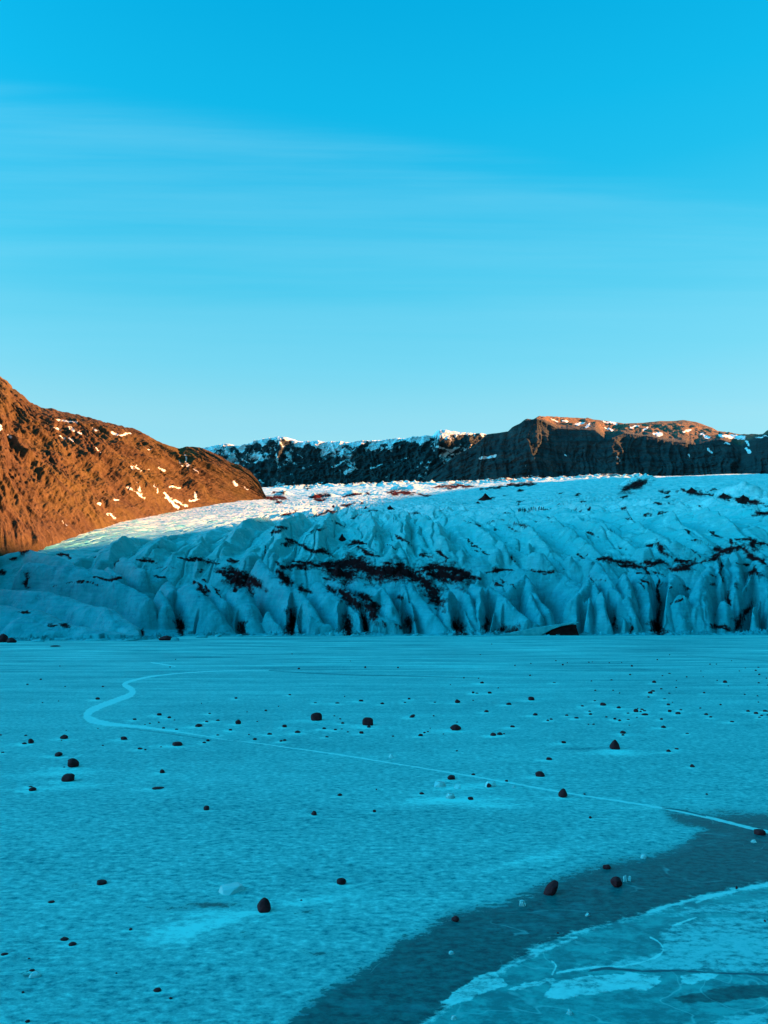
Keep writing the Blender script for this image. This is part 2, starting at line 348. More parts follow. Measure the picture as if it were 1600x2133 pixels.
for iq, q_ in enumerate(RIDGES):
    hk = 6.4 if iq < 23 else rq.uniform(2.0, 4.2)
    P2 = [((a-CX)/F*d, d) for a, d in q_]; best = np.full(int(ym.sum()), 99.0); xs, ys = rwx[ym], rwy[ym]; tt_ = np.zeros_like(best); sd_ = np.zeros_like(best)
    n_ = len(P2)-1
    for i, ((x0, y0), (x1, y1)) in enumerate(zip(P2[:-1], P2[1:])):
        dx, dy = x1-x0, y1-y0; L = dx*dx+dy*dy; t = np.clip(((xs-x0)*dx+(ys-y0)*dy)/L, 0, 1); d = np.hypot(xs-x0-t*dx, ys-y0-t*dy)
        c = (xs-x0)*dy-(ys-y0)*dx; u = d < best; best = np.where(u, d, best); tt_ = np.where(u, (i+t)/n_, tt_); sd_ = np.where(u, c, sd_)
    wd = np.where(sd_ < 0, 4.6, 10.0)*(1 if iq < 23 else .62); f = np.clip(1-best/wd, 0, 1)
    add[ym] = np.maximum(add[ym], hk*np.sin(np.clip(tt_*.9+.08, 0, 1)*np.pi)**.5*(f**1.25))
Z += add*(1-.7*sstep(262, 305, D)*sstep(560, 420, PX))
# narrow crevasses
c1 = np.abs(perlin(th*34+wx*.12, rad*.018+wy*.03)); c2 = np.abs(perlin(X*.05+wx*.05+Yg*.02, Yg*.10-X*.03+wy*.05)); c3 = np.abs(perlin(X*.11+Yg*.05, Yg*.16+wx*.06))
cz = sstep(228, 262, D)*(1-.8*sstep(420, 640, D))*(1-.55*sstep(262, 305, D)*sstep(640, 470, PX))
Z -= cz*(1.7*np.exp(-(c1/.05)**2)+.7*np.exp(-(c2/.04)**2))
roll = sstep(300, 420, D)
lit_side = .35+.65*sstep(250, 620, PX-(D-300)*.5)
Z += roll*lit_side*(2.2*fbm(X*.018, Yg*.03, 3)+.6*(ridged(X*.06+Yg*.02, Yg*.14, 4)-.5)*2)*(1-.5*sstep(850, 1000, D))
sk = np.exp(-((D-885)/45)**2)*sstep(520, 640, PX)*(1-sstep(1320, 1380, PX))
Z += sk*9*(ridged(X*.05, Yg*.03, 4, .55)-.42)*(D < 1010)
# ice fins and buttresses of the front: crest lines (column, row, distance), side slope, roundness
FINS = [([(-120, 1250, 192), (60, 1268, 184), (140, 1300, 178), (300, 1327, 172)], .6, 3), ([(55, 1285, 178), (110, 1312, 174)], .7, 2),
 ([(-60, 1232, 207), (20, 1228, 205), (100, 1233, 200), (170, 1255, 195), (235, 1272, 188), (300, 1325, 173)], 1.0, 2),
 ([(222, 1270, 187), (250, 1298, 180), (285, 1325, 173)], 1.25, .8), ([(62, 1172, 226), (150, 1180, 222), (250, 1212, 215), (310, 1245, 208)], 1.5, .8),
 ([(0, 1158, 246), (60, 1145, 250), (120, 1160, 240), (200, 1195, 232)], 1.2, 1), ([(190, 1182, 235), (250, 1200, 229)], 1.4, .4), ([(258, 1160, 248), (300, 1187, 238)], 1.4, .6),
 ([(222, 1181, 240), (255, 1200, 232)], 1.5, .3), ([(335, 1231, 214), (346, 1260, 208), (350, 1325, 204)], 3.2, 1.6), ([(291, 1257, 208), (295, 1325, 203)], 4, .8),
 ([(395, 1215, 221), (420, 1235, 214), (450, 1270, 209), (488, 1325, 204)], 1.9, 3), ([(352, 1210, 226), (360, 1228, 219)], 1.4, 1), ([(412, 1204, 228), (450, 1230, 220), (472, 1252, 214)], 1.9, .8),
 ([(500, 1220, 223), (520, 1258, 214), (540, 1320, 206)], 1.7, 3), ([(562, 1274, 211), (580, 1300, 207), (598, 1326, 204)], 2.6, .6),
 ([(560, 1189, 231), (600, 1218, 222), (612, 1250, 214), (607, 1325, 207)], 2.2, 1.2), ([(541, 1166, 241), (560, 1190, 232)], 1.6, 1.4),
 ([(620, 1224, 219), (640, 1252, 212), (665, 1288, 207)], 2.4, 1), ([(640, 1284, 207), (680, 1300, 205), (702, 1326, 203)], 2, 1.8),
 ([(665, 1214, 225), (690, 1238, 217), (720, 1255, 212), (748, 1284, 208)], 1.7, 1.5), ([(695, 1202, 231), (715, 1220, 224)], 1.8, .8), ([(737, 1200, 233), (760, 1212, 228), (790, 1230, 220)], 1.7, .8),
 ([(715, 1220, 222), (760, 1255, 213), (778, 1266, 210)], 1.8, .5), ([(797, 1223, 221), (820, 1262, 210), (838, 1304, 206)], 1.9, .8), ([(797, 1223, 221), (770, 1244, 215)], 1.8, .6),
 ([(785, 1280, 206.5), (820, 1292, 205), (845, 1312, 203.5)], 1.4, .4), ([(836, 1195, 231), (862, 1225, 220), (900, 1275, 211), (938, 1322, 204)], 1.9, .9),
 ([(838, 1197, 229), (850, 1250, 214), (857, 1290, 207), (868, 1324, 204)], 2.4, .5), ([(800, 1204, 228), (835, 1206, 226)], 1.6, 1),
 ([(935, 1230, 217), (945, 1260, 210), (947, 1324, 205)], 3, 1.8), ([(958, 1258, 213), (975, 1288, 208), (991, 1322, 204)], 2.6, .7),
 ([(953, 1214, 225), (975, 1240, 217), (990, 1280, 210), (996, 1322, 206)], 2.4, 1), ([(999, 1231, 216), (1000, 1265, 211), (998, 1324, 205)], 5, .25),
 ([(985, 1216, 224), (1010, 1225, 218), (1020, 1260, 212), (1012, 1320, 207)], 3, 1), ([(1022, 1222, 222), (1045, 1240, 216), (1070, 1262, 211), (1100, 1288, 207), (1136, 1308, 205)], 1.7, .7),
 ([(1095, 1195, 233), (1110, 1230, 222), (1140, 1268, 213), (1150, 1304, 208)], 1.6, .5), ([(1094, 1196, 232), (1050, 1238, 220)], 1.5, .5), ([(1108, 1238, 217), (1122, 1278, 209), (1126, 1300, 207)], 2.4, .4),
 ([(1032, 1208, 230), (1045, 1222, 225)], 1.6, .4), ([(1160, 1192, 243), (1200, 1212, 234), (1225, 1240, 222)], .9, 3), ([(1085, 1186, 243), (1150, 1190, 240)], 1.1, 2),
 ([(1230, 1204, 225), (1250, 1238, 216), (1270, 1290, 207), (1276, 1322, 205)], 2.1, .5), ([(1229, 1205, 224), (1195, 1248, 214), (1204, 1302, 208)], 2.0, .8), ([(1222, 1229, 214), (1228, 1268, 209), (1225, 1314, 206)], 3, .5),
 ([(1255, 1231, 212), (1262, 1268, 208), (1265, 1318, 205)], 3.2, .8), ([(1283, 1258, 209), (1295, 1288, 207), (1301, 1318, 205)], 2.8, .8), ([(1244, 1171, 236), (1265, 1198, 225), (1292, 1240, 215), (1310, 1280, 209), (1322, 1316, 206)], 2.1, .8),
 ([(1330, 1178, 236), (1346, 1212, 222), (1362, 1255, 214), (1354, 1314, 208)], 2.2, 3.2), ([(1308, 1238, 213), (1326, 1280, 208)], 2.5, .6), ([(1300, 1195, 226), (1312, 1225, 217)], 2, .6),
 ([(1402, 1194, 231), (1383, 1226, 219), (1390, 1312, 209)], 2.3, 3), ([(1420, 1238, 214), (1426, 1312, 208)], 2.6, 1.5), ([(1455, 1225, 219), (1450, 1262, 213), (1462, 1312, 209)], 2.4, 1.2),
 ([(1480, 1177, 233), (1462, 1208, 222), (1466, 1258, 214), (1472, 1312, 209)], 1.9, 1.2), ([(1495, 1158, 240), (1498, 1185, 230), (1500, 1208, 225)], 4, .3),
 ([(1532, 1148, 246), (1536, 1190, 230), (1530, 1232, 221)], 2.2, 1), ([(1512, 1162, 240), (1515, 1210, 227)], 2.5, .6), ([(1578, 1164, 241), (1590, 1200, 228), (1604, 1258, 218), (1606, 1312, 212)], 2.1, 1.4),
 ([(1572, 1188, 229), (1560, 1238, 218), (1576, 1312, 210)], 2.2, .9), ([(1512, 1250, 216), (1508, 1312, 210)], 2.6, 1), ([(1640, 1168, 241), (1630, 1220, 223), (1636, 1312, 212)], 2.1, 1.5),
 ([(1700, 1172, 240), (1690, 1240, 221), (1700, 1312, 213)], 2.1, 2), ([(1770, 1170, 240), (1765, 1240, 222), (1770, 1312, 213)], 2, 2), ([(1850, 1172, 241), (1845, 1240, 222), (1850, 1312, 214)], 2.1, 2)]
nf_ = int(np.searchsorted(rows, 268)); Xf, Yf = X[:nf_], Yg[:nf_]
wX = Xf+1.1*fbm(Xf*.16, Yf*.16, 2)+.12*fbm(Xf*.8, Yf*.8, 2); wY = Yf+1.1*fbm(Xf*.16+31, Yf*.16+5, 2)+.10*fbm(Xf*.8+8, Yf*.8, 2)
Zf = Z[:nf_].copy()
def base_z(a, d): return float(Z[min(int(np.searchsorted(rows, d)), len(rows)-1), min(max(int((a-px[0])/2), 0), len(px)-1)])
SER = []; rq = random.Random(9)
for i in range(120):
    a0 = rq.uniform(-60, 1680); d0 = rq.uniform(226, 262); ln = rq.uniform(3, 8); sl = (a0-700)/900*.9+rq.uniform(-.5, .5)
    if a0 < 330: d0 = rq.uniform(205, 250)
    h = rq.uniform(1.2, 4.2); x0 = (a0-CX)/F*d0; P_ = []
    for j in range(3):
        dd = d0+ln*(1-j/2); xx_ = x0+sl*ln*(j/2); zz_ = base_z(CX+F*xx_/dd, dd)+h*(.75, 1.0, .45)[j]; P_.append(Vector((xx_, dd, zz_)))
    SER.append((P_, rq.uniform(1.3, 2.4), rq.choice([.25, .4, .8, 1.4])))
for pts, k, r in FINS+SER:
    P3 = pts if isinstance(pts[0], Vector) else [pt(*q) for q in pts]; best = np.full(Xf.shape, -50.0)
    x0 = min(p.x for p in P3)-14; x1 = max(p.x for p in P3)+14
    m = (Xf > x0) & (Xf < x1); xs, ys = wX[m], wY[m]; b = np.full(xs.shape, -50.0)
    for A, B in zip(P3[:-1], P3[1:]):
        dx, dy = B.x-A.x, B.y-A.y; L = dx*dx+dy*dy
        t = np.clip(((xs-A.x)*dx+(ys-A.y)*dy)/L, 0, 1); d = np.hypot(xs-A.x-t*dx, ys-A.y-t*dy)
        side = np.sign((xs-A.x)*dy-(ys-A.y)*dx)*(1 if dy < 0 else -1); kk = k*np.where(side < 0, 1.55 if r < 1.4 else 1.15, .85); dl = np.sqrt(d*d+.25*r*r)-.5*r; b = np.maximum(b, A.z+(B.z-A.z)*t-kk*(.26*dl+.38*dl*dl/(1+.35*r)))
    zc = Zf[m]; s = .12; Zf[m] = .5*(zc+b+np.sqrt((zc-b)**2+s*s))
# open clefts at the foot of the cliff: (column, half width, reach into the ice in m, lean in columns)
for cx_, hw, reach, lean in [(384, 15, 9, 30), (508, 13, 9, -14), (606, 11, 12, 6), (632, 9, 7, -4), (726, 24, 9, -6), (763, 7, 9, -6), (854, 13, 13, -14), (962, 19, 11, -14), (1016, 7, 13, 4), (1056, 16, 6, -8), (1209, 6, 9, 6), (1284, 8, 11, -14), (1369, 9, 24, 6), (1540, 17, 15, 30), (1590, 6, 12, -6), (1660, 10, 12, 5), (1735, 10, 12, 5), (299, 6, 6, 0), (1180, 8, 5, 0)]:
    fd = float(np.interp(cx_, px, front)); t = (wY-fd)/reach; xc = (cx_+lean*np.clip(t, 0, 1)-CX)/F*Yf; wpl = hw/F*fd*np.clip(1-t, 0, 1)**.8
    wall = (np.abs(wX-xc)-wpl)*5.5+np.maximum(t-1, 0)*reach*4.0+np.maximum(t, 0)*1.2-.3
    Zf = np.where(np.abs(wX-xc) < 6, np.minimum(Zf, np.maximum(wall, -.3)), Zf)
fluteenv = sstep(0, 5, Zf)*(1-sstep(250, 266, Yf))
ck = np.minimum(np.abs(perlin(Xf*.16+.4*fbm(Xf*.2, Yf*.2, 2), Yf*.05+Xf*.03)), np.abs(perlin(Xf*.07+9, Yf*.16+.5*fbm(Xf*.15, Yf*.3, 2)+Xf*.05)))
Zf -= fluteenv*(.05+.40*sstep(900, 1250, PX[:nf_]))*np.exp(-(ck/.03)**2)
Zf += fluteenv*(.55*fbm(wX*.16, Zf*.22, 2)+.16*fbm(wX*.6+Zf*.2, Zf*.8, 3))
Z[:nf_] = np.where(Yf < front[None, :]-.6, -2.5, Zf)
ap = front[None, :]-D
rub = 4.2*(ridged(X*.42, Yg*.5, 3, .5)-.55)*sstep(-1.5, .5, ap)*(1-sstep(2.5, 6.5, ap))*(.35+1.0*sstep(-.2, .4, fbm(X*.06, Yg*.02+3, 2)))
Z = np.where((ap > -1.5) & (ap < 6.5), np.maximum(Z, rub-.25*sstep(0, 6, ap)), Z)
PYg = HY-(Z-CH)/D*F
# mounds of moraine near the skyline
for (mx, my, md, h, wd, wl) in [(1322, 1012, 640, 9, 12, 25), (1345, 1004, 800, 6, 12, 20), (1440, 1026, 520, 5, 16, 10), (1478, 1031, 510, 4, 12, 10), (1512, 1040, 470, 6, 9, 10), (1545, 1044, 460, 7.5, 10, 10), (1580, 1048, 455, 5, 10, 10),
                                (830, 1024, 720, 5, 9, 12), (860, 1024, 720, 5, 9, 12), (685, 1032, 620, 4, 9, 10), (655, 1036, 600, 4, 6, 10), (735, 1030, 640, 3.5, 10, 10), (590, 1030, 680, 5, 10, 12), (762, 1088, 350, 3, 4.5, 5), (785, 1090, 352, 2.4, 3, 4), (705, 1066, 430, 4, 3.5, 5)]:
    xc = (mx-CX)/F*md; rr = np.hypot((X-xc)/wd, (Yg-md)/wl)
    Z += h*np.maximum(0, 1-rr)*(.75+.5*ridged(X*.12, Yg*.12, 3))
PYg = HY-(Z-CH)/D*F
# ash and rock debris on the ice, plus painted shade in the clefts
DIRT_SHADE = [([(672, 1177), (705, 1178), (740, 1171), (777, 1192), (803, 1192), (837, 1190), (875, 1207), (897, 1222)], 15), ([(690, 1185), (720, 1200), (735, 1190)], 14), ([(867, 1193), (897, 1180), (942, 1186), (980, 1204), (1004, 1208)], 9), ([(890, 1195), (930, 1200), (965, 1208)], 12), ([(880, 1212), (905, 1235), (915, 1250)], 12),
 ([(450, 1192), (482, 1189), (505, 1199), (528, 1212), (556, 1232)], 8), ([(475, 1200), (500, 1212), (520, 1218)], 12), ([(490, 1218), (492, 1236)], 4), ([(518, 1220), (524, 1240)], 4), ([(404, 1212), (415, 1222), (428, 1244)], 6), ([(424, 1218), (440, 1236)], 3), ([(448, 1222), (462, 1246)], 3),
 ([(583, 1193), (592, 1205), (601, 1211)], 8), ([(575, 1170), (590, 1182), (612, 1178), (640, 1186)], 6), ([(612, 1168), (672, 1183)], 6), ([(620, 1222), (650, 1235)], 6), ([(680, 1219), (702, 1238)], 6), ([(710, 1232), (728, 1246), (748, 1262)], 11), ([(745, 1238), (762, 1243), (778, 1253)], 7), ([(762, 1265), (785, 1266), (776, 1290)], 8), ([(752, 1275), (762, 1312)], 5), ([(724, 1290), (726, 1322)], 9), ([(760, 1290), (764, 1318)], 6),
 ([(822, 1241), (838, 1247), (852, 1256)], 5), ([(897, 1250), (920, 1263)], 7), ([(790, 1290), (805, 1300), (835, 1306)], 5), ([(642, 1142), (660, 1146), (680, 1148)], 6), ([(725, 1136), (745, 1128), (765, 1132)], 4), ([(745, 1140), (770, 1155), (785, 1160)], 4), ([(600, 1126), (640, 1140), (700, 1160)], 3.5), ([(585, 1120), (620, 1132)], 4),
 ([(875, 1155), (901, 1160)], 5), ([(912, 1148), (922, 1154), (931, 1168)], 5), ([(800, 1172), (840, 1176)], 4), ([(1012, 1190), (1045, 1186), (1075, 1188)], 3), ([(1100, 1186), (1150, 1195)], 3), ([(1060, 1155), (1072, 1168)], 3), ([(966, 1120), (1010, 1150)], 1.5),
 ([(1244, 1168), (1262, 1164), (1285, 1169), (1330, 1178)], 5), ([(1290, 1176), (1330, 1182), (1360, 1180)], 6), ([(1340, 1173), (1385, 1171)], 6), ([(1400, 1186), (1440, 1178)], 8), ([(1400, 1165), (1430, 1169), (1450, 1163)], 4), ([(1450, 1173), (1480, 1168), (1500, 1152), (1520, 1142), (1545, 1140), (1562, 1156), (1600, 1178)], 6), ([(1559, 1159), (1600, 1176)], 5), ([(1350, 1138), (1368, 1134), (1386, 1150)], 6), ([(1480, 1146), (1506, 1141)], 6), ([(1560, 1128), (1575, 1140)], 7), ([(1430, 1125), (1480, 1132)], 3), ([(1530, 1122), (1600, 1135)], 4), ([(1562, 1200), (1572, 1184), (1585, 1198)], 5),
 ([(1532, 1312), (1545, 1285), (1566, 1258)], 7), ([(1515, 1235), (1522, 1260)], 5), ([(1370, 1200), (1374, 1260), (1368, 1316)], 4), ([(1362, 1300), (1378, 1316)], 9), ([(1395, 1262), (1430, 1240)], 2), ([(1420, 1222), (1434, 1232)], 4), ([(1500, 1165), (1505, 1215)], 3), ([(1480, 1300), (1530, 1314)], 5),
 ([(1300, 1019), (1318, 1012), (1345, 1002)], 8), ([(1420, 1020), (1445, 1026), (1487, 1031)], 5), ([(1499, 1035), (1520, 1034)], 5), ([(1530, 1040), (1560, 1044), (1596, 1050)], 6), ([(1575, 1066), (1600, 1070)], 5), ([(1290, 1036), (1308, 1034)], 3), ([(1195, 1032), (1210, 1028)], 3), ([(1160, 1052), (1180, 1046)], 2.5), ([(1215, 1055), (1230, 1056)], 2), ([(1220, 1062), (1232, 1063)], 2), ([(1075, 1068), (1105, 1064), (1135, 1060), (1160, 1058)], 1.4), ([(1015, 1088), (1030, 1086)], 2.5), ([(1040, 1068), (1066, 1070), (1078, 1070)], 1.5),
 ([(808, 1028), (830, 1026), (868, 1026)], 6), ([(640, 1034), (690, 1034)], 5), ([(715, 1032), (750, 1030)], 4), ([(560, 1035), (600, 1040)], 4), ([(545, 1030), (575, 1042)], 4), ([(640, 1076), (690, 1066)], 2.5), ([(575, 1098), (600, 1102)], 3), ([(1000, 1020), (1060, 1012)], 4), ([(900, 1016), (1000, 1012)], 3), ([(1060, 1010), (1120, 1006)], 4), ([(680, 1078), (720, 1100)], 1.6), ([(560, 1108), (585, 1104)], 4),
 ([(609, 1275), (606, 1322)], 9), ([(505, 1300), (508, 1322)], 7), ([(375, 1290), (380, 1322)], 7), ([(850, 1285), (854, 1318)], 7), ([(950, 1300), (962, 1318)], 9), ([(1010, 1285), (1016, 1318)], 6), ([(1040, 1312), (1075, 1312)], 7), ([(1280, 1270), (1284, 1316)], 5), ([(1312, 1300), (1314, 1318)], 4), ([(555, 1130), (548, 1165)], 1.8), ([(296, 1310), (298, 1324)], 4), ([(52, 1222), (58, 1195)], 6), ([(92, 1303), (118, 1304)], 4), ([(128, 1302), (146, 1304)], 5), ([(40, 1275), (66, 1274)], 3),  # the cleft strokes are painted shade as well as dirt
 ([(195, 1202), (225, 1208), (255, 1202)], 4), ([(100, 1222), (160, 1212), (220, 1220)], 1.6), ([(285, 1165), (325, 1172)], 4), ([(248, 1165), (240, 1182)], 3), ([(320, 1200), (350, 1204)], 3), ([(370, 1160), (420, 1168), (460, 1174)], 4), ([(478, 1168), (495, 1168)], 5), ([(20, 1165), (40, 1160)], 4), ([(0, 1192), (12, 1194)], 6), ([(120, 1152), (150, 1160)], 3), ([(70, 1128), (45, 1152)], 8), ([(130, 1105), (240, 1085)], 5)]
PXv = PX+9*fbm(PX*.03, PYg*.06, 3)+5*fbm(PX*.11, PYg*.2, 3); PYv = PYg+6*fbm(PX*.03+9, PYg*.06, 3)+4*fbm(PX*.1+3, PYg*.2+8, 3)
rq = random.Random(77)
for i in range(70):
    a0 = rq.uniform(560, 1600); b0 = rq.triangular(1008, 1165, 1040); L0 = rq.uniform(6, 34)*(1 if b0 < 1080 else 1.3); sl = rq.uniform(-.22, .12) if b0 < 1075 else (.45 if a0 > 760 else -.35)+rq.uniform(-.25, .25)
    DIRT_SHADE.append(([(a0, b0), (a0+L0*.5, b0+L0*.5*sl+rq.uniform(-2, 2)), (a0+L0, b0+L0*sl)], rq.uniform(1.2, 3.2)))
for i in range(26):
    a0 = rq.uniform(380, 1600); b0 = rq.uniform(1168, 1225); L0 = rq.uniform(8, 30)
    DIRT_SHADE.append(([(a0, b0), (a0+L0*.6, b0+rq.uniform(0, 8)), (a0+L0, b0+rq.uniform(2, 16))], rq.uniform(1.5, 3.5)))
WN = fbm(PX*.045, PYg*.09, 4, .6)
dirt_shade = np.full(D.shape, -1.0); vis = D < 1005
for pts, wdt in DIRT_SHADE:
    xs = [p[0] for p in pts]; ys = [p[1] for p in pts]; mg = wdt*2.2+8
    m = vis & (PX > min(xs)-mg) & (PX < max(xs)+mg) & (PYg > min(ys)-mg) & (PYg < max(ys)+mg)
    if m.any():
        ww = wdt*(1.75 if wdt >= 7 else 1.4)*(1+1.2*WN[m]); L0 = math.hypot(xs[-1]-xs[0], ys[-1]-ys[0])+1
        e0 = np.hypot(PXv[m]-xs[0], PYv[m]-ys[0]); e1 = np.hypot(PXv[m]-xs[-1], PYv[m]-ys[-1])
        ww = ww*(.35+.65*sstep(0, .3*L0+2, np.minimum(e0, e1)))
        dirt_shade[m] = np.maximum(dirt_shade[m], 1-seg_dist(PXv[m], PYv[m], pts)/np.maximum(ww, .25))
cr1 = ridged(th*30+wx*.12+3.1, rad*.03+wy*.06, 3, .5); cr2 = ridged(X*.03+wx*.02, Yg*.07+wy*.05+X*.02, 3, .55)
zone = sstep(225, 250, D)*(1-.45*sstep(480, 620, D))
dirt_shade = np.maximum(dirt_shade, -1+1.75*zone*sstep(.84, .95, np.maximum(cr1, cr2))*(.55+.45*sstep(-.1, .4, fbm(X*.03+5, Yg*.03, 3))))
pat = sstep(.50, .78, ridged(X*.10+.03*Yg, Yg*.10-.05*X, 4, .6))*(D < 330)
for (ex, ey, ea, eb, ev) in [(790, 1200, 190, 34, 1.75), (600, 1185, 90, 30, 1.45), (1300, 1172, 120, 12, 1.5), (1500, 1150, 120, 22, 1.6), (730, 1140, 130, 18, 1.4), (330, 1185, 160, 20, 1.25), (1540, 1230, 70, 60, 1.35), (960, 1200, 60, 14, 1.6)]:
    dirt_shade = np.maximum(dirt_shade, -1+ev*pat*np.exp(-((PX-ex)/ea)**2-((PYg-ey)/eb)**2))
dirt_shade = np.maximum(dirt_shade, -1+sk*1.5*sstep(.45, .62, ridged(X*.06+7, Yg*.05, 3)))
blue = 1-.46*sstep(220, 276, D+14*fbm(X*.04, Yg*.04, 3))-.44*sstep(272, 430, D+20*fbm(X*.03, Yg*.03, 3))
GP = np.stack([X, Yg, Z], -1)
gl = grid_mesh("glacier", GP, M_GL, {'dirt_shade': dirt_shade, 'blue': blue})
tag(gl, "crevassed blue white glacier tongue with ash streaks ending at the frozen lake", None, None, 'structure')
def hit(qx, qy, dmin=0):
    j = int(round((qx-px[0])/2)); c = PYg[:, j]; ok = np.where((c <= qy) & (rows > max(dmin, front[j]+.5)))[0]
    i = ok[0] if len(ok) else len(rows)-60
    return Vector((X[i, j], Yg[i, j], Z[i, j]))
PYg = HY-(Z-CH)/D*F
#@END GLACIER

# ------------------------------------------------------------------ hill and mountains: folded sheets between a foot line and a crest line
def curve(ctrl, n):                     # ctrl: (column, row, distance) -> n points evenly by column
    a = np.array(ctrl, float); s = np.linspace(a[0, 0], a[-1, 0], n)
    return s, np.interp(s, a[:, 0], a[:, 1]), np.interp(s, a[:, 0], a[:, 2])
def P3a(x, y, d): return np.stack([(x-CX)/F*d, d, CH+(HY-y)/F*d], -1)
def patches(Px, Py, L):
    s = np.full(Px.shape, -1.0); Px, Py = Px+5*fbm(Px*.09, Py*.12, 3)+2*fbm(Px*.3, Py*.4, 2), Py+4*fbm(Px*.09+4, Py*.12+7, 3)+1.5*fbm(Px*.3+1, Py*.4, 2)
    for pts, wd in L:
        if len(pts) == 1: pts = [pts[0], (pts[0][0]+.1, pts[0][1])]
        xs = [p[0] for p in pts]; ys = [p[1] for p in pts]; mg = wd*2+6
        m = (Px > min(xs)-mg) & (Px < max(xs)+mg) & (Py > min(ys)-mg) & (Py < max(ys)+mg)
        if m.any(): s[m] = np.maximum(s[m], .5*(1-seg_dist(Px[m], Py[m], pts)/(wd*.55)))
    return s
# left hill
nS, nT = 760, 420
foot = [(-420, 1300, 150), (-250, 1240, 180), (-100, 1187, 212), (0, 1158, 250), (40, 1150, 266), (75, 1142, 280), (150, 1114, 330), (230, 1095, 382), (300, 1081, 432), (380, 1069, 502), (450, 1056, 552), (520, 1048, 592), (552, 1044, 605)]
crest = [(-420, 430, 470), (-250, 590, 480), (-100, 705, 490), (0, 782, 500), (12, 792, 505), (20, 808, 508), (45, 824, 515), (60, 836, 520), (85, 849, 528), (112, 850, 535), (150, 862, 548), (200, 875, 565), (250, 886, 582), (300, 906, 600), (340, 926, 615), (372, 937, 628), (384, 933, 630), (420, 934, 636), (450, 946, 640), (480, 962, 642), (490, 966, 642), (500, 969, 642), (520, 982, 640), (535, 1000, 637), (545, 1020, 632), (552, 1036, 625)]
s, fy, fd = curve(foot, nS); _, cy, cd = curve(crest, nS)
A = P3a(s, fy, fd); B = P3a(s, cy, cd)
tt = np.concatenate([np.linspace(-.03, 1, nT), np.linspace(1.01, 1.7, 40)])
T = tt[:, None, None]; Pm = A[None]+(B-A)[None]*np.minimum(T, 1)
bulge = np.sin(np.clip(tt, 0, 1)*np.pi)[:, None]
H = (B-A)[None, :, 2]
Pm[..., 2] += bulge*H*.05
Pm[..., 2] += np.minimum(tt, 0)[:, None]*300
back = np.maximum(tt-1, 0)[:, None]
Pm[..., 1] += back*250; Pm[..., 0] -= back*60; Pm[..., 2] -= back*back*160*np.clip(H/100, .1, 1)+back*6
xx, yy, zz = Pm[..., 0], Pm[..., 1], Pm[..., 2]
al = np.linspace(0, 1, nS)[None, :]*420; dn = tt[:, None]*190
rg = ridged(al*.020+dn*.016, dn*.007-al*.004, 5, .52); rg2 = ridged(al*.06-dn*.02, dn*.045+al*.03, 5, .55); ft = fbm(al*.25, dn*.25, 5, .55)
amp = (.30+.70*np.sin(np.clip(tt, 0, 1)*np.pi)**.6)[:, None]*np.clip(H/70, .55, 1.1)
qd = al+.85*dn+14*fbm(al*.02, dn*.02, 3)
gul = ridged(qd*.030, dn*.006+al*.002, 4, .5); gul2 = ridged(qd*.11, dn*.02, 3, .5)
disp = amp*(7*(rg-.5)+9*(gul-.5)+3.0*(gul2-.5)+1.4*(rg2-.5)+1.2*ft+.8*(ridged(al*.035+dn*.05, dn*.06-al*.02, 4)-.5))
Pm[..., 2] += disp*.75; Pm[..., 0] += disp*.5; Pm[..., 1] -= disp*.3
Px = CX+F*Pm[..., 0]/Pm[..., 1]; Py = HY-F*(Pm[..., 2]-CH)/Pm[..., 1]
HS = [([(122, 875), (160, 880)], 4), ([(142, 890), (155, 896)], 5), ([(145, 912), (155, 920)], 4), ([(165, 900), (170, 905)], 3), ([(124, 908), (135, 914)], 3), ([(193, 892), (205, 897)], 3.5), ([(232, 901), (250, 907), (270, 902)], 5), ([(16, 905), (25, 911)], 5), ([(110, 888), (128, 896)], 2.5), ([(0, 886), (2, 894)], 4),
 ([(272, 971), (278, 978)], 4), ([(282, 972), (294, 981)], 4), ([(308, 979)], 3), ([(332, 974), (345, 981)], 4), ([(370, 955), (380, 972)], 3), ([(386, 948), (392, 975)], 4), ([(265, 1013), (285, 1027), (300, 1038)], 4.5), ([(287, 1005), (296, 1030)], 3), ([(343, 1028), (355, 1042), (370, 1058)], 6), ([(358, 1038), (378, 1050), (390, 1054)], 4), ([(395, 1045), (412, 1040), (405, 1028)], 4), ([(320, 1008), (330, 1025)], 2.5), ([(355, 1014), (375, 1016)], 3), ([(488, 1003), (492, 1012)], 4.5), ([(509, 1015), (515, 1020)], 3), ([(238, 1040), (245, 1042)], 4), ([(205, 1048), (210, 1050)], 3.5), ([(225, 1070), (240, 1078)], 5), ([(130, 1085), (140, 1095)], 2.5), ([(310, 936), (316, 938)], 2.5), ([(402, 975), (416, 985)], 2.5), ([(200, 932), (212, 946)], 2)]
hill = grid_mesh("hill", Pm, M_HILL, {'snow': patches(Px, Py, HS), 'across': qd+0*dn, 'down': dn+0*qd})
tag(hill, "sunlit orange brown rocky hillside with small snow patches on the left", None, None, 'structure')
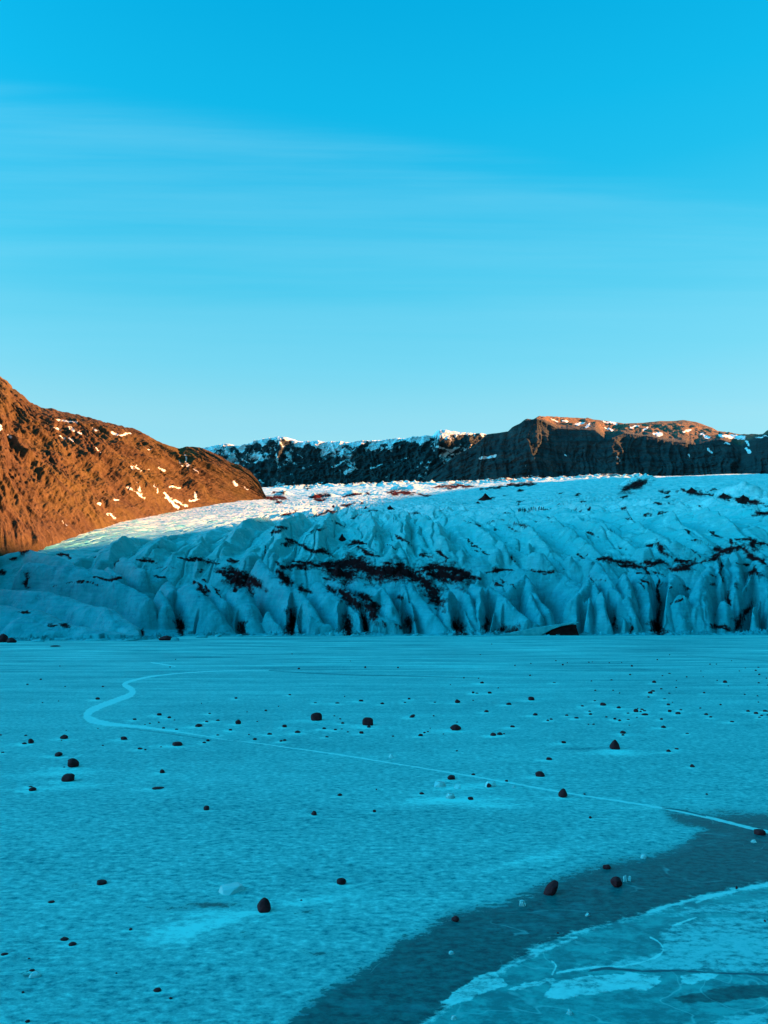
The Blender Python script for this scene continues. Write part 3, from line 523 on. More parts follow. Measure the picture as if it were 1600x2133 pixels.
# far snowy ridge
nS, nT = 900, 260
foot = [(250, 1075, 2900), (1300, 1075, 3000)]
crest = [(250, 960, 3350), (330, 945, 3350), (375, 934, 3350), (424, 929, 3350), (469, 920, 3360), (502, 923, 3360), (522, 917, 3360), (545, 911, 3370), (567, 907, 3370), (590, 904, 3370), (612, 910, 3370), (631, 914, 3370), (669, 914, 3370), (725, 915, 3370), (781, 911, 3370), (837, 907, 3370), (875, 904, 3370), (916, 899, 3380), (1006, 899, 3380), (1044, 901, 3380), (1100, 905, 3380), (1300, 930, 3380)]
s, fy, fd = curve(foot, nS); _, cy, cd = curve(crest, nS); A = P3a(s, fy, fd); B = P3a(s, cy, cd)
tt = np.concatenate([np.linspace(0, .8, 150), np.linspace(.803, 1, 140), np.linspace(1.02, 2.2, 30)])
T = tt[:, None, None]; Pm = A[None]+(B-A)[None]*np.minimum(T, 1); back = np.maximum(tt-1, 0)[:, None]
Pm[..., 1] += back*500; Pm[..., 2] -= back*back*80+back*5
k = np.clip(tt, 0, 1)[:, None]; Pm[..., 2] += np.sin(k*np.pi)*-14
Pm[..., 1] += np.where(k < .92, -k/.92*60, -60+(k-.92)/.08*130)
al = (s[None, :]-250)*2.2; dn = tt[:, None]*480
rg = ridged(al*.008+fbm(al*.01, dn*.01, 2)*.5, dn*.0022, 4, .5); rg2 = ridged(al*.02-dn*.012, dn*.02, 5, .55)
amp = np.minimum(1, (1.06-k)*4)*np.minimum(1, .2+k*3)
disp = amp*(60*(rg-.5)+26*(rg2-.5)+8*fbm(al*.06, dn*.06, 4))
spur = np.clip((s-903)/6, 0, 1)*np.clip((1012-s)/100, 0, 1)
Pm[..., 1] -= disp*.8*(1-.7*spur[None, :]*sstep(.7, .8, k)); Pm[..., 2] += disp*.25
Pm[..., 1] -= 95*spur[None, :]*sstep(.66, .80, k)*(1-sstep(1.0, 1.3, tt[:, None]))
Px = CX+F*Pm[..., 0]/Pm[..., 1]; Py = HY-F*(Pm[..., 2]-CH)/Pm[..., 1]
cyp = np.interp(Px, s, cy)
below = Py-cyp
snow = .95-below/19.0+1.0*fbm(Px*.05, below*.02, 4)*(below > 3)
snow = np.where(Px > 990, snow-.5, snow)
snow = np.where((Px > 905) & (Px < 985) & (below > 6), snow-.4, snow)
snow = np.maximum(snow, -.12-.0028*np.maximum(below-25, 0)+.22*sstep(640, 470, Px)-.2*sstep(950, 1000, Px))
snow = np.maximum(snow, patches(Px, Py, [([(775, 975), (800, 966)], 5), ([(820, 962), (850, 952)], 5), ([(720, 985), (740, 975)], 6), ([(725, 968), (745, 978)], 4), ([(690, 975), (715, 960)], 3), ([(575, 945), (580, 975)], 5), ([(540, 1000), (550, 1005)], 4), ([(910, 930), (940, 938), (955, 932)], 5), ([(1010, 955), (1040, 950)], 3), ([(930, 970), (935, 978)], 3), ([(620, 945), (630, 955)], 3), ([(500, 955), (520, 965)], 5), ([(480, 945), (490, 950)], 8)]))
ridge = grid_mesh("mountain_ridge", Pm, M_FAR, {'snow': snow, 'grass': np.zeros(Px.shape)})
tag(ridge, "distant dark mountain ridge with snow along its top behind the glacier", None, None, 'structure')
# far cliff mountain on the right: foot, rim, skyline
nS = 900
foot = [(840, 1085, 2150), (2300, 1085, 2150)]
rim = [(840, 1030, 2250), (860, 1015, 2255), (905, 980, 2270), (950, 950, 2280), (988, 928, 2290), (1015, 906, 2300), (1040, 903, 2300), (1058, 900, 2300), (1067, 891, 2300), (1082, 884, 2300), (1094, 876, 2300), (1109, 875, 2300), (1118, 873, 2300), (1130, 876, 2310), (1160, 893, 2320), (1240, 896, 2320), (1262, 916, 2300), (1275, 912, 2300), (1300, 903, 2330), (1350, 909, 2330), (1400, 921, 2330), (1450, 926, 2330), (1500, 916, 2330), (1545, 930, 2300), (1570, 912, 2250), (1600, 905, 2200), (1700, 890, 2200), (2300, 850, 2200)]
top = [(840, 1031, 2300), (905, 981, 2320), (950, 951, 2330), (988, 929, 2340), (1015, 905, 2350), (1058, 899, 2360), (1067, 890, 2360), (1082, 883, 2370), (1093, 874, 2380), (1098, 872, 2380), (1110, 874, 2390), (1120, 868, 2420), (1124, 866, 2440), (1135, 870, 2500), (1144, 869, 2640), (1176, 869, 2800), (1225, 872, 3000), (1262, 877, 3060), (1300, 882, 3060), (1337, 881, 3060), (1375, 877, 3060), (1400, 877, 3060), (1424, 875, 3060), (1450, 879, 3060), (1484, 891, 3040), (1495, 898, 3000), (1525, 902, 2900), (1555, 907, 2760), (1575, 906, 2500), (1600, 903, 2400), (1700, 888, 2400), (2300, 846, 2400)]
s, fy, fd = curve(foot, nS); _, ry_, rd = curve(rim, nS); _, ty, td = curve(top, nS)
A = P3a(s, fy, fd); B = P3a(s, ry_, rd); C = P3a(s, ty, td)
t1 = np.linspace(0, 1, 230)[:, None, None]; t2 = np.linspace(0, 1, 150)[1:, None, None]; t3 = np.linspace(0, 1, 25)[1:, None, None]
al = ((s-840)*1.55)[None, :]
cl = A[None]+(B-A)[None]*t1; g = t1[..., 0]
col = ridged(al*.016+fbm(al*.02, g*3, 2)*.4, g*.6, 4, .55); led = fbm(al*.004, g*9, 4, .6); rg = ridged(al*.006, g*1.0, 3)
disp = np.minimum(1, .35+(1-g)*2.2)*(34*(col-.5)+20*(rg-.5)+16*led+6*fbm(al*.08, g*20, 3))
cl[..., 1] -= disp; cl[..., 1] -= (1-g)**2*60
tp = B[None]+(C-B)[None]*t2; g2 = t2[..., 0]
tp[..., 2] += np.sin(g2*np.pi)*8*(s > 1130)[None, :]*fbm(al*.012, g2*3, 3)*2
tp[..., 2] += np.minimum(1, g2*4)*np.minimum(1, (1.03-g2)*4)*(12*fbm(al*.02, g2*4, 4)+9*(ridged(al*.03, g2*6, 4)-.5))*np.clip((s-1100)/60, .15, 1)[None, :]
d0 = disp[-1][None, :]; tp[..., 1] -= d0*(1-g2)
bk = np.repeat(C[None], t3.shape[0], 0); bk[..., 1] += t3[..., 0]*500; bk[..., 2] -= t3[..., 0]**2*120+t3[..., 0]*8
Pm = np.concatenate([cl, tp, bk], 0)
Px = CX+F*Pm[..., 0]/Pm[..., 1]; Py = HY-F*(Pm[..., 2]-CH)/Pm[..., 1]
isT = np.concatenate([np.zeros(230), np.linspace(0, 1, 149), np.ones(24)])[:, None]
snow = patches(Px, Py, [([(1150, 873), (1160, 879)], 3), ([(1172, 876), (1180, 879)], 4), ([(1200, 884), (1215, 880)], 4), ([(1222, 888), (1228, 884)], 4), ([(1255, 878), (1285, 883)], 3), ([(1260, 890), (1275, 896)], 4), ([(1312, 890), (1330, 888)], 3), ([(1337, 898), (1350, 890)], 3), ([(1362, 904), (1380, 905)], 5), ([(1425, 900), (1440, 894)], 4), ([(1462, 905), (1478, 911)], 5), ([(1500, 908), (1550, 911)], 6), ([(1510, 922), (1518, 926)], 3), ([(1475, 935), (1483, 942)], 4), ([(1285, 952), (1295, 962)], 3), ([(1300, 960), (1310, 955)], 3), ([(1548, 915), (1560, 925)], 4), ([(1555, 935), (1562, 942)], 4), ([(1575, 912), (1600, 908)], 3), ([(1094, 968), (1095, 972)], 2), ([(1178, 945), (1180, 950)], 1.5), ([(1002, 955), (1030, 950)], 4), ([(1100, 992), (1120, 990)], 2), ([(1434, 945), (1436, 955)], 1.5)])
snow = np.maximum(snow, np.where(isT > .1, -.55, -1.0)*np.ones_like(snow))
grass = np.clip(isT*3, 0, 1)*np.ones_like(snow)*.8
mt = grid_mesh("mountain", Pm, M_FAR, {'snow': snow, 'grass': grass})
tag(mt, "dark layered cliff mountain with sunlit brown plateau behind the glacier on the right", None, None, 'structure')
# the mountain across the valley that keeps the lake and the snout in shade: its skyline is the edge of that shade
UV = np.array([-SUN_N[1], SUN_N[0]]); CD = 1150.0; TE = math.tan(SUN_EL)
sh = []
for qx, qy, dm in [(85, 1146, 240), (210, 1133, 240), (350, 1112, 300), (520, 1090, 330), (700, 1062, 380), (800, 1040, 450), (950, 1020, 600), (1060, 1010, 700), (1110, 1004, 800)]:
    p = hit(qx, qy, dm); u = p.x*UV[0]+p.y*UV[1]; d = CD-(p.x*SUN_N[0]+p.y*SUN_N[1]); sh.append((u, p.z+TE*d))
print("shade profile", [(round(a), round(b)) for a, b in sh])
sh.sort(); us = [-900, -300, 60, sh[0][0]-38]+[a for a, _ in sh]+[sh[-1][0]+45, sh[-1][0]+80]
hs = [330, 352, 362, sh[0][1]+5]+[b for _, b in sh]+[sh[-1][1]*.5, -5]
nu = 420; ug = np.linspace(us[0], us[-1], nu); hg = np.interp(ug, us, hs); hg = hg+np.where(hg > 60, 2.2*fbm(ug*.03, ug*0+1.7, 4), 0)
vg = np.concatenate([np.linspace(-1, 0, 40), np.linspace(0, 1, 60)[1:]])
Pm = np.zeros((len(vg), nu, 3)); V = vg[:, None]
wid = np.where(V < 0, .42*hg[None, :]+4, 1.5*hg[None, :]+8)
Pm[..., 2] = hg[None, :]*(1-np.abs(V))-3*np.abs(V)
nz = fbm(ug[None, :]*.02, V*3+0*ug[None, :], 5)
cdp = CD+V*wid+np.where(np.abs(V) > .02, nz*14, 0)*np.minimum(1, np.abs(V)*6)
Pm[..., 0] = cdp*SUN_N[0]+ug[None, :]*UV[0]; Pm[..., 1] = cdp*SUN_N[1]+ug[None, :]*UV[1]
vm = grid_mesh("valley_mountain", Pm, M_HILL, {'snow': np.full(Pm.shape[:2], -1.0), 'across': ug[None, :]+0*V, 'down': V*200+0*ug[None, :]})
tag(vm, "mountainside across the valley that shades the lake", None, None, 'structure')

# ------------------------------------------------------------------ ground sheet and frozen lake
gx = np.linspace(-9000, 9000, 30); GX, GY = np.meshgrid(gx, gx)
gr = grid_mesh("ground", np.stack([GX, GY, np.full(GX.shape, -3.2)], -1), M_GR); tag(gr, "dark gravel valley floor", None, None, 'structure')
#@STONES
def zs(ox, oy, sc, L): return [(ox+a/sc, oy+b/sc, c/sc, d/sc) for a, b, c, d in L]
RAW = zs(0, 1330, 2.963, [(250,255,14,8),(168,286,14,7),(633,299,16,8),(599,377,26,14),(360,388,10,5),(262,398,10,4),(402,298,10,4),(369,172,8,5),(1084,131,7,5),(1049,178,12,6),(1456,372,18,10),(981,475,28,14),(1043,492,24,11),(829,503,26,10),(1077,505,12,5),(979,520,12,7),(924,526,14,6),(894,532,12,5),(1008,556,18,9),(1089,563,20,7),(1223,546,44,18),(1274,516,20,9),(1343,509,24,9),(1468,529,36,27),(1292,465,18,6),(1421,568,20,10),(1343,598,20,6),(1282,635,20,12),(1259,646,24,9),(1536,595,14,5),(1572,627,26,12),(156,601,16,7),(4,600,10,10),(187,648,40,28),(146,653,28,11),(389,621,50,25),(379,632,10,5),(762,626,42,20),(634,662,14,6),(1088,663,66,22),(862,684,30,10),(896,690,14,9),(992,671,14,5),(14,706,20,6),(356,728,46,25),(441,796,74,52),(395,796,10,6),(413,882,68,44),(195,942,46,22),(186,917,24,6),(1000,831,32,22),(968,930,76,8),(1272,1060,36,26),(1525,455,10,4),(408,570,6,4),(1243,402,6,5),(604,558,8,3)])
RAW += zs(520, 1330, 2.963, [(304,189,16,9),(714,182,14,11),(916,182,12,8),(1436,277,26,11),(1323,246,10,8),(1413,248,10,6),(1240,287,8,5),(1535,307,10,6),(1380,338,18,11),(1404,340,20,6),(1483,340,24,12),(247,350,18,8),(587,360,8,6),(687,388,32,10),(541,401,30,7),(406,399,20,5),(818,406,24,11),(984,376,18,10),(959,397,18,6),(1144,396,18,6),(1285,398,34,22),(1380,384,14,5),(1463,455,28,13),(99,448,16,9),(178,421,8,4),(47,515,12,5),(411,507,70,48),(523,480,14,6),(559,499,14,7),(574,526,22,10),(729,537,68,48),(736,550,26,14),(1004,488,38,18),(1136,480,12,7),(1281,518,14,5),(1274,567,72,34),(1196,592,10,4),(215,548,28,16),(295,583,38,14),(122,594,30,11),(460,559,24,10),(529,566,22,9),(569,561,14,5),(606,579,14,7),(690,587,26,14),(477,610,22,7),(885,606,16,7),(1055,603,30,14),(1079,584,18,8),(1101,577,14,6),(1115,556,8,4),(1505,601,38,19),(1546,596,36,17),(1571,590,14,6),(1280,696,16,6),(193,637,20,10),(215,633,24,11),(1245,871,50,26),(1382,843,26,10),(1480,920,30,25),(1063,962,30,12),(1365,996,36,16),(1242,988,60,8),(557,971,32,13),(397,1092,36,27),(783,935,10,8),(770,1072,16,10),(1495,36,8,4),(1425,102,6,5),(623,141,6,4),(262,97,6,4)])
RAW += zs(1050, 1330, 2.909, [(67,165,12,6),(163,153,10,5),(315,137,10,5),(357,162,12,8),(384,149,8,4),(515,146,12,6),(536,144,8,4),(639,149,10,5),(714,147,8,4),(930,131,10,7),(1004,101,8,5),(776,170,14,10),(1250,158,12,6),(1288,157,10,4),(1380,137,8,4),(1543,177,12,6),(1527,196,14,7),(1549,221,14,8),(1427,199,10,5),(1463,181,8,4),(1194,199,8,4),(159,226,14,8),(765,222,14,8),(1004,214,16,6),(961,228,10,6),(1108,235,12,6),(1208,234,6,4),(306,269,20,4),(531,260,12,6),(652,253,14,6),(913,269,26,14),(1343,269,26,15),(1293,256,10,6),(1045,257,6,4),(1545,271,12,6),(1592,243,10,6),(1598,285,8,6),(554,317,14,7),(662,316,10,6),(701,333,10,6),(905,322,24,9),(889,334,30,14),(954,308,16,7),(1045,299,12,6),(1003,334,16,6),(1215,332,18,9),(1360,289,8,4),(1460,341,12,6),(1538,350,12,6),(1543,388,10,6),(877,358,14,7),(975,368,18,5),(1022,388,10,4),(168,375,38,22),(552,379,18,6),(30,403,34,14),(476,412,18,8),(604,407,38,18),(698,423,28,12),(998,405,22,11),(1314,404,14,8),(1191,424,14,6),(190,467,30,14),(381,469,20,9),(520,444,18,7),(525,463,22,11),(441,485,28,9),(287,492,20,8),(266,500,18,9),(803,446,30,20),(838,433,22,8),(853,441,20,7),(829,446,14,9),(811,427,8,7),(857,466,40,12),(753,455,18,6),(622,478,16,7),(1006,446,24,14),(1074,435,18,7),(1058,459,32,14),(1228,464,26,11),(1254,479,20,9),(1482,444,22,11),(1531,457,26,12),(1587,444,30,10),(1563,470,18,8),(1550,480,18,6),(1597,467,10,8),(674,491,20,11),(701,501,20,11),(755,493,20,6),(806,480,12,5),(956,493,20,11),(1385,507,26,7),(52,538,30,11),(544,522,16,6),(512,522,10,5),(760,527,12,4),(969,542,32,14),(725,577,34,17),(722,588,20,8),(1113,578,22,6),(363,635,28,14),(677,672,62,58),(1049,672,24,8),(1000,687,28,14),(275,736,36,14),(1145,780,30,18),(222,838,58,30),(361,964,54,52),(1231,947,16,8),(489,946,14,7),(16,867,20,10)])
RAW += zs(0, 1680, 2.0, [(419,326,42,14),(1422,326,40,24),(1097,442,60,56),(543,516,14,8),(265,559,34,10),(298,580,34,12),(210,402,28,6),(652,773,34,12),(710,803,16,8),(94,778,12,8),(130,687,24,6),(14,620,30,6),(1255,393,10,5),(1560,24,14,10),(112,900,20,8),(120,635,10,4),(484,697,8,5)])
RAW += zs(800, 1650, 2.0, [(931,322,34,18),(973,398,50,40),(699,430,62,54),(298,539,34,20),(1573,179,44,20),(1470,404,10,12),(725,590,10,6),(1588,540,10,8),(860,110,12,10)])
#@END STONES
LMK = {  # big stones: (column, row): (label, short phrase for its neighbours, shape)
 (1283,1561): ("tall pointed dark boulder standing alone at right, shaped like a cone", "the tall cone shaped boulder", 'cone'),
 (149,1599): ("big rounded dark boulder, upper of the two big ones at far left", "the big rounded boulder at far left", 'round'),
 (139,1628): ("big squarish dark boulder with a notched top, just below the rounded one at left", "the big notched boulder at left", 'block'),
 (659,1501): ("big dome topped dark boulder, left of the two in mid lake", "the dome topped mid lake boulder", 'block'),
 (766,1511): ("big squarish dark boulder with a small stone at its foot in mid lake", "the squarish mid lake boulder", 'block'),
 (950,1521): ("wide low dark boulder with peaked top, right of the mid lake pair", "the low peaked boulder", 'low'),
 (367,1554): ("wide flat topped dark boulder in front of the pale ice crack at left", "the flat topped boulder", 'flat'),
 (257,1541): ("oblong dark stone in front of the bend of the pale ice crack", "the oblong stone by the crack bend", 'flat'),
 (63,1549): ("peaked dark stone with a flatter stone against its left side", "the peaked stone at far left", 'cone'),
 (131,1540): ("dark wedge stone sloping down to the right, behind the big rounded boulder", "the sloping wedge stone", 'wedge'),
 (120,1576): ("dark lopsided stone just behind left of the big rounded boulder", "the lopsided stone", 'wedge'),
 (66,1648): ("dark loaf shaped stone with a thin flat stone behind it, far left", "the loaf shaped stone", 'low'),
 (337,1610): ("dark rounded stone alone below the flat topped boulder", "the lone rounded stone", 'round'),
 (429,1688): ("dark round stone alone on snow, left of centre below the crack", "the lone stone left of centre", 'round'),
 (654,1699): ("dark peaked stone alone on snow near the centre of the lower lake", "the lone peaked stone", 'cone'),
 (940,1624): ("dark domed stone just below the crack, left of the clear ice lumps", "the domed stone by the ice lumps", 'round'),
 (1019,1640): ("dark angular stone tilted against a clear lump of ice", "the angular stone by clear ice", 'wedge'),
 (1126,1618): ("smooth dark domed boulder just above the pale crack at right", "the smooth domed boulder", 'round'),
 (1174,1661): ("dark upright rounded boulder sitting on the pale crack line", "the upright boulder on the crack", 'tall'),
 (1145,1583): ("low dark oblong stone behind the smooth domed boulder", "the low oblong stone", 'flat'),
 (1444,1598): ("small dark triangular stone alone on open snow at right", "the triangular stone", 'cone'),
 (548,1901): ("dark pointed boulder with a hooked left side on drifted snow, nearest big one", "the hooked pointed boulder", 'tall'),
 (711,1843): ("dark egg shaped stone tilted to the right, upper right of the hooked boulder", "the tilted egg shaped stone", 'round'),
 (209,1843): ("flat dark sliver of stone lying alone on the lower left snow", "the flat lone sliver", 'flat'),
 (1287,1849): ("dark round boulder on bare dark ice beside broken clear ice", "the round boulder on dark ice", 'round'),
 (1150,1865): ("dark boulder with its tip leaning up to the right on bare ice", "the leaning boulder on dark ice", 'lean'),
 (1265,1811): ("small dark oval stone at the snow edge behind the bare ice", "the oval stone at the snow edge", 'low'),
 (949,1919): ("dark oval stone on bare ice at the left end of the dark band", "the oval stone on dark ice", 'low'),
 (1587,1739): ("low flat dark stone in the bare ice below the crack, far right", "the flat stone at the right edge", 'flat'),
 (1108,1459): ("dark blocky stone on snow behind left of a cluster of small stones", "the blocky stone", 'block'),
 (1258,1470): ("dark humped stone sloping right, left of the tight stone cluster", "the humped stone", 'wedge'),
 (1326,1483): ("dark round stone, largest of the tight stone cluster at right", "the largest stone of the cluster", 'round'),
 (1299,1528): ("dark stone with a small flat one in front, behind the cone shaped boulder", "the stone behind the cone", 'wedge'),
 (1383,1516): ("low dark hump of stone in front right of the tight stone cluster", "the low hump at right", 'low'),
 (1175,1548): ("low rounded dark stone left of the cone shaped boulder", "the low stone left of the cone", 'round'),
 (954,1464): ("dark stone with an overhanging right side, far out above mid lake", "the overhanging stone", 'wedge'),
 (859,1495): ("dark slanted stone, its right end higher, right of the squarish boulder", "the slanted stone", 'lean'),
 (495,1508): ("dark nearly round stone on snow right of the crack bend", "the round stone right of the bend", 'round'),
 (413,1514): ("dark stone sloping down to its right, above the pale crack", "the stone above the crack", 'wedge'),
 (1512,1422): ("dark small hump of stone far out at right, largest up there", "the far right hump", 'round'),
 (1364,1422): ("dark flattish stone far out, left of the far hump", "the far flattish stone", 'low')}
def lump(kind, rnd, sub=3):
    bm = bmesh.new(); bmesh.ops.create_icosphere(bm, subdivisions=sub, radius=1)
    cuts = []
    for i in range(rnd.randint(8, 13)):
        v = Vector((rnd.gauss(0, 1), rnd.gauss(0, 1), rnd.gauss(0, .8))).normalized(); cuts.append((v, rnd.uniform(.66, .92)))
    off = Vector((rnd.uniform(-50, 50), rnd.uniform(-50, 50), 0))
    for v in bm.verts:
        c = v.co.copy()
        for n, d in cuts:
            e = c.dot(n)-d
            if e > 0: c -= n*e*.92
        x, y, z = c
        if kind == 'cone': f = 1.12-.52*max(0, (z+.6)/1.5); x *= f; y *= f; z *= 1.1; x -= .05*(z+1)
        elif kind == 'wedge': z = z*(1-.35*x)+.0; x += .15*z
        elif kind == 'block': x = math.copysign(abs(x)**.72, x); y = math.copysign(abs(y)**.8, y); z = math.copysign(abs(z)**.7, z)
        elif kind == 'flat': z = math.copysign(abs(z)**.6, z); x = math.copysign(abs(x)**.85, x)
        elif kind == 'low': f = 1.1-.38*max(0, z); x *= f; y *= f
        elif kind == 'tall': f = 1.05-.36*max(0, z+.2); x = x*f+.16*max(0, z); y *= f
        elif kind == 'lean': x, z = x+.55*z, z*.9+.22*x*(1 if z > -.2 else .3)
        nn = (math.sin(x*7+off.x)*math.sin(y*6+off.y)*math.sin(z*8+off.x*.7))*.04+rnd.uniform(-.012, .012)
        v.co = Vector((x, y, z))*(1+nn)
    xs = [v.co.x for v in bm.verts]; zs_ = [v.co.z for v in bm.verts]; ys = [v.co.y for v in bm.verts]
    z0 = min(zs_)+.22*(max(zs_)-min(zs_)); hz = max(zs_)-z0
    for v in bm.verts:           # unit box: width 1, depth 1, height 1 above the ice, the rest sunk in it
        v.co = Vector(((v.co.x-(max(xs)+min(xs))/2)/(max(xs)-min(xs)), (v.co.y-(max(ys)+min(ys))/2)/(max(ys)-min(ys)), (v.co.z-z0)/hz))
        if v.co.z < 0: v.co.z *= .35
    return bm
rs = random.Random(5)
shared = []
for k in ('round', 'low', 'wedge', 'block', 'flat', 'low', 'cone', 'round', 'wedge', 'flat'):
    me = bpy.data.meshes.new("stone"); b = lump(k, rs, 2); b.to_mesh(me); b.free(); me.materials.append(M_ST)
    for p in me.polygons: p.use_smooth = False
    shared.append((k, me))
stones = []; lm_list = []
for (sx, sy, sw, sh_) in RAW:
    best = min(LMK, key=lambda q: math.hypot(q[0]-sx, q[1]-sy)); land = LMK[best] if math.hypot(best[0]-sx, best[1]-sy) < 3.2 and not any(l[4] == best for l in lm_list) else None
    p = on_lake(sx, sy); m = p.y/F; W, Hh = max(sw, 2.6)*m, max(sh_, 1.6)*m
    if land: me = bpy.data.meshes.new("stone"); b = lump(land[2], rs, 3); b.to_mesh(me); b.free(); me.materials.append(M_ST); flat = False
    else:
        asp = sw/sh_; cand = [c for c in shared if c[0] in (('flat', 'low') if asp > 2.3 else ('low', 'wedge', 'block', 'round') if asp > 1.5 else ('round', 'cone', 'block', 'wedge'))]; me = rs.choice(cand)[1]; flat = asp > 2.3
    if land:
        for q in me.polygons: q.use_smooth = False
    o = bpy.data.objects.new("boulder" if W > .42 and land else "stone", me); COL.objects.link(o)
    o.location = (p.x, p.y+W*.3, 0); o.scale = (W, W*rs.uniform(.75, 1.0), Hh)
    o.rotation_euler.z = rs.uniform(-.25, .25)
    if land:
        tag(o, land[0], "boulder" if W > .42 else "stone", "dark stones scattered on the frozen lake"); lm_list.append((sx, sy, land[1], o, best))
    stones.append((sx, sy, sw, sh_, o, land, flat))
missing = [k for k in LMK if not any(l[4] == k for l in lm_list)]
if missing: print("landmarks not matched:", missing)
DIRW = ["to the right of", "in front right of", "in front of", "in front left of", "to the left of", "behind left of", "behind", "behind right of"]
ORD = ["nearest", "second", "third", "fourth", "fifth", "sixth", "seventh", "eighth", "ninth", "tenth", "eleventh", "twelfth", "thirteenth", "fourteenth", "fifteenth"]
buck = {}
for st in stones:
    if st[5]: continue
    l = min(lm_list, key=lambda q: math.hypot(q[0]-st[0], (q[1]-st[1])*2.5)); dx, dy = st[0]-l[0], (st[1]-l[1])*2.5
    sec = int(round(math.degrees(math.atan2(dy, dx))/45)) % 8
    size = "tiny" if st[2] < 5 else "small"
    buck.setdefault((size, l[2], sec), []).append((math.hypot(dx, dy), st))
for (size, nm, sec), L in buck.items():
    L.sort(key=lambda q: q[0])
    for i, (_, st) in enumerate(L):
        shp = "flat dark stone" if st[6] else "dark stone"
        lab = f"{size} {shp} {DIRW[sec]} {nm}" if len(L) == 1 else f"{size} {shp}, {ORD[i]} {DIRW[sec]} {nm}"
        tag(st[4], lab, "stone", "dark stones scattered on the frozen lake")
# lake surface
lpx = np.concatenate([np.linspace(-7000, -400, 14), np.arange(-380, -160, 20), np.arange(-160, 1761, 2.0), np.arange(1780, 2000, 20), np.linspace(2040, 8600, 14)]); lpy = np.concatenate([np.linspace(1309, 1316, 5), np.arange(1316.8, 1420, .7), np.arange(1420, 1700, 1.3), np.arange(1700, 2180, 1.9), np.geomspace(2190, 6000, 25)])
LX, LY = np.meshgrid(lpx, lpy); LD = CH*F/(LY-HY); WX = (LX-CX)/F*LD
wob = 1.0
wq = sstep(1680, 1760, LY)
DX = LX+wq*(10*fbm(LX*.014, LY*.04, 4, .6)+7*fbm(LX*.06, LY*.16, 3)); DY = LY+wq*(7*fbm(LX*.014+5, LY*.04+2, 4, .6)+4*fbm(LX*.06+9, LY*.16+3, 3))
S_ = lambda pts, X=DX, Y=DY: poly_sdf(X, Y, pts)
band = [(1380, 1686), (1440, 1694), (1500, 1692), (1600, 1692), (1800, 1694), (1800, 2400), (480, 2400), (600, 2133), (640, 2092), (700, 2050), (770, 2010), (830, 1960), (900, 1930), (940, 1896), (1030, 1888), (1100, 1855), (1180, 1822), (1250, 1800), (1360, 1782), (1430, 1762), (1450, 1728), (1400, 1708)]
bare = S_(band)/26.0
for (bx, by, ra, rb, v) in [(1480, 1728, 60, 5, -.5), (1600, 1745, 50, 9, -.9), (435, 1885, 50, 6, .8), (640, 1898, 18, 4, .5), (370, 1892, 40, 4, .5), (165, 1845, 18, 3, .4), (668, 1987, 26, 5, .6), (160, 2117, 18, 4, .5), (515, 1952, 14, 7, .5), (60, 2034, 20, 6, .5), (1500, 1712, 40, 4, .3)]:
    e = ((LX-bx)/ra)**2+((LY-by)/rb)**2; bare = bare+v*1.4*np.exp(-e)*(1 if v < 0 else 0); bare = np.where((v > 0) & (e < 6), np.maximum(bare, v*1.2*np.exp(-e)-.5), bare)
bare = np.maximum(bare, -3)
rimline = [(1800, 1790), (1600, 1838), (1540, 1848), (1480, 1862), (1400, 1884), (1350, 1900), (1200, 1940), (1140, 1962), (1080, 1992), (1040, 2020), (1000, 2048), (940, 2090), (880, 2133), (820, 2200)]
plate_poly = rimline+[(1800, 2300)]
plate = S_(plate_poly)/12.0
dk = np.maximum(S_([(1380, 2072), (1500, 2050), (1600, 2040), (1800, 2040), (1800, 2085), (1600, 2085), (1500, 2098), (1420, 2100)])/22.0, -2)
dk2 = np.maximum(S_([(1150, 1975), (1250, 1945), (1330, 1935), (1380, 1945), (1360, 1975), (1260, 1998), (1160, 2005)])/22.0, -2)
plate = np.minimum(plate, 1.0)-1.1*np.clip(dk+.5, 0, 1)-.75*np.clip(dk2+.5, 0, 1)
pale = np.zeros(LX.shape); line = np.full(LX.shape, -1.0)
for pts in ([(915, 2092), (950, 2060), (1000, 2030), (1033, 2023), (1050, 2040), (1060, 2050), (1000, 2075), (960, 2090)], [(1130, 2078), (1150, 2055), (1142, 2046), (1200, 2036), (1300, 2026), (1380, 2030), (1372, 2050), (1340, 2066), (1300, 2062), (1230, 2072), (1180, 2079)], [(1415, 2050), (1420, 2032), (1470, 2026), (1502, 2031), (1470, 2043), (1440, 2051)], [(1050, 2060), (1150, 2034), (1155, 2044), (1070, 2064)]):
    line = np.maximum(line, np.clip(S_(pts)/7.0, -1, .30))
speck = np.full(LX.shape, -1.0)
for pts in ([(1375, 1942), (1400, 1926), (1460, 1912), (1800, 1905), (1800, 2030), (1600, 2028), (1480, 2024), (1290, 2014), (1165, 2026), (1180, 2016), (1290, 2000), (1380, 1988)], [(1480, 2133), (1540, 2112), (1800, 2090), (1800, 2400), (1400, 2400)], [(1380, 1905), (1470, 1885), (1800, 1850), (1800, 1890), (1560, 1905)]):
    speck = np.maximum(speck, np.clip(S_(pts)/25.0, -1, .25))
jit = 2.2*fbm(LX*.03, LY*.08, 3)*sstep(1640, 1900, LY)
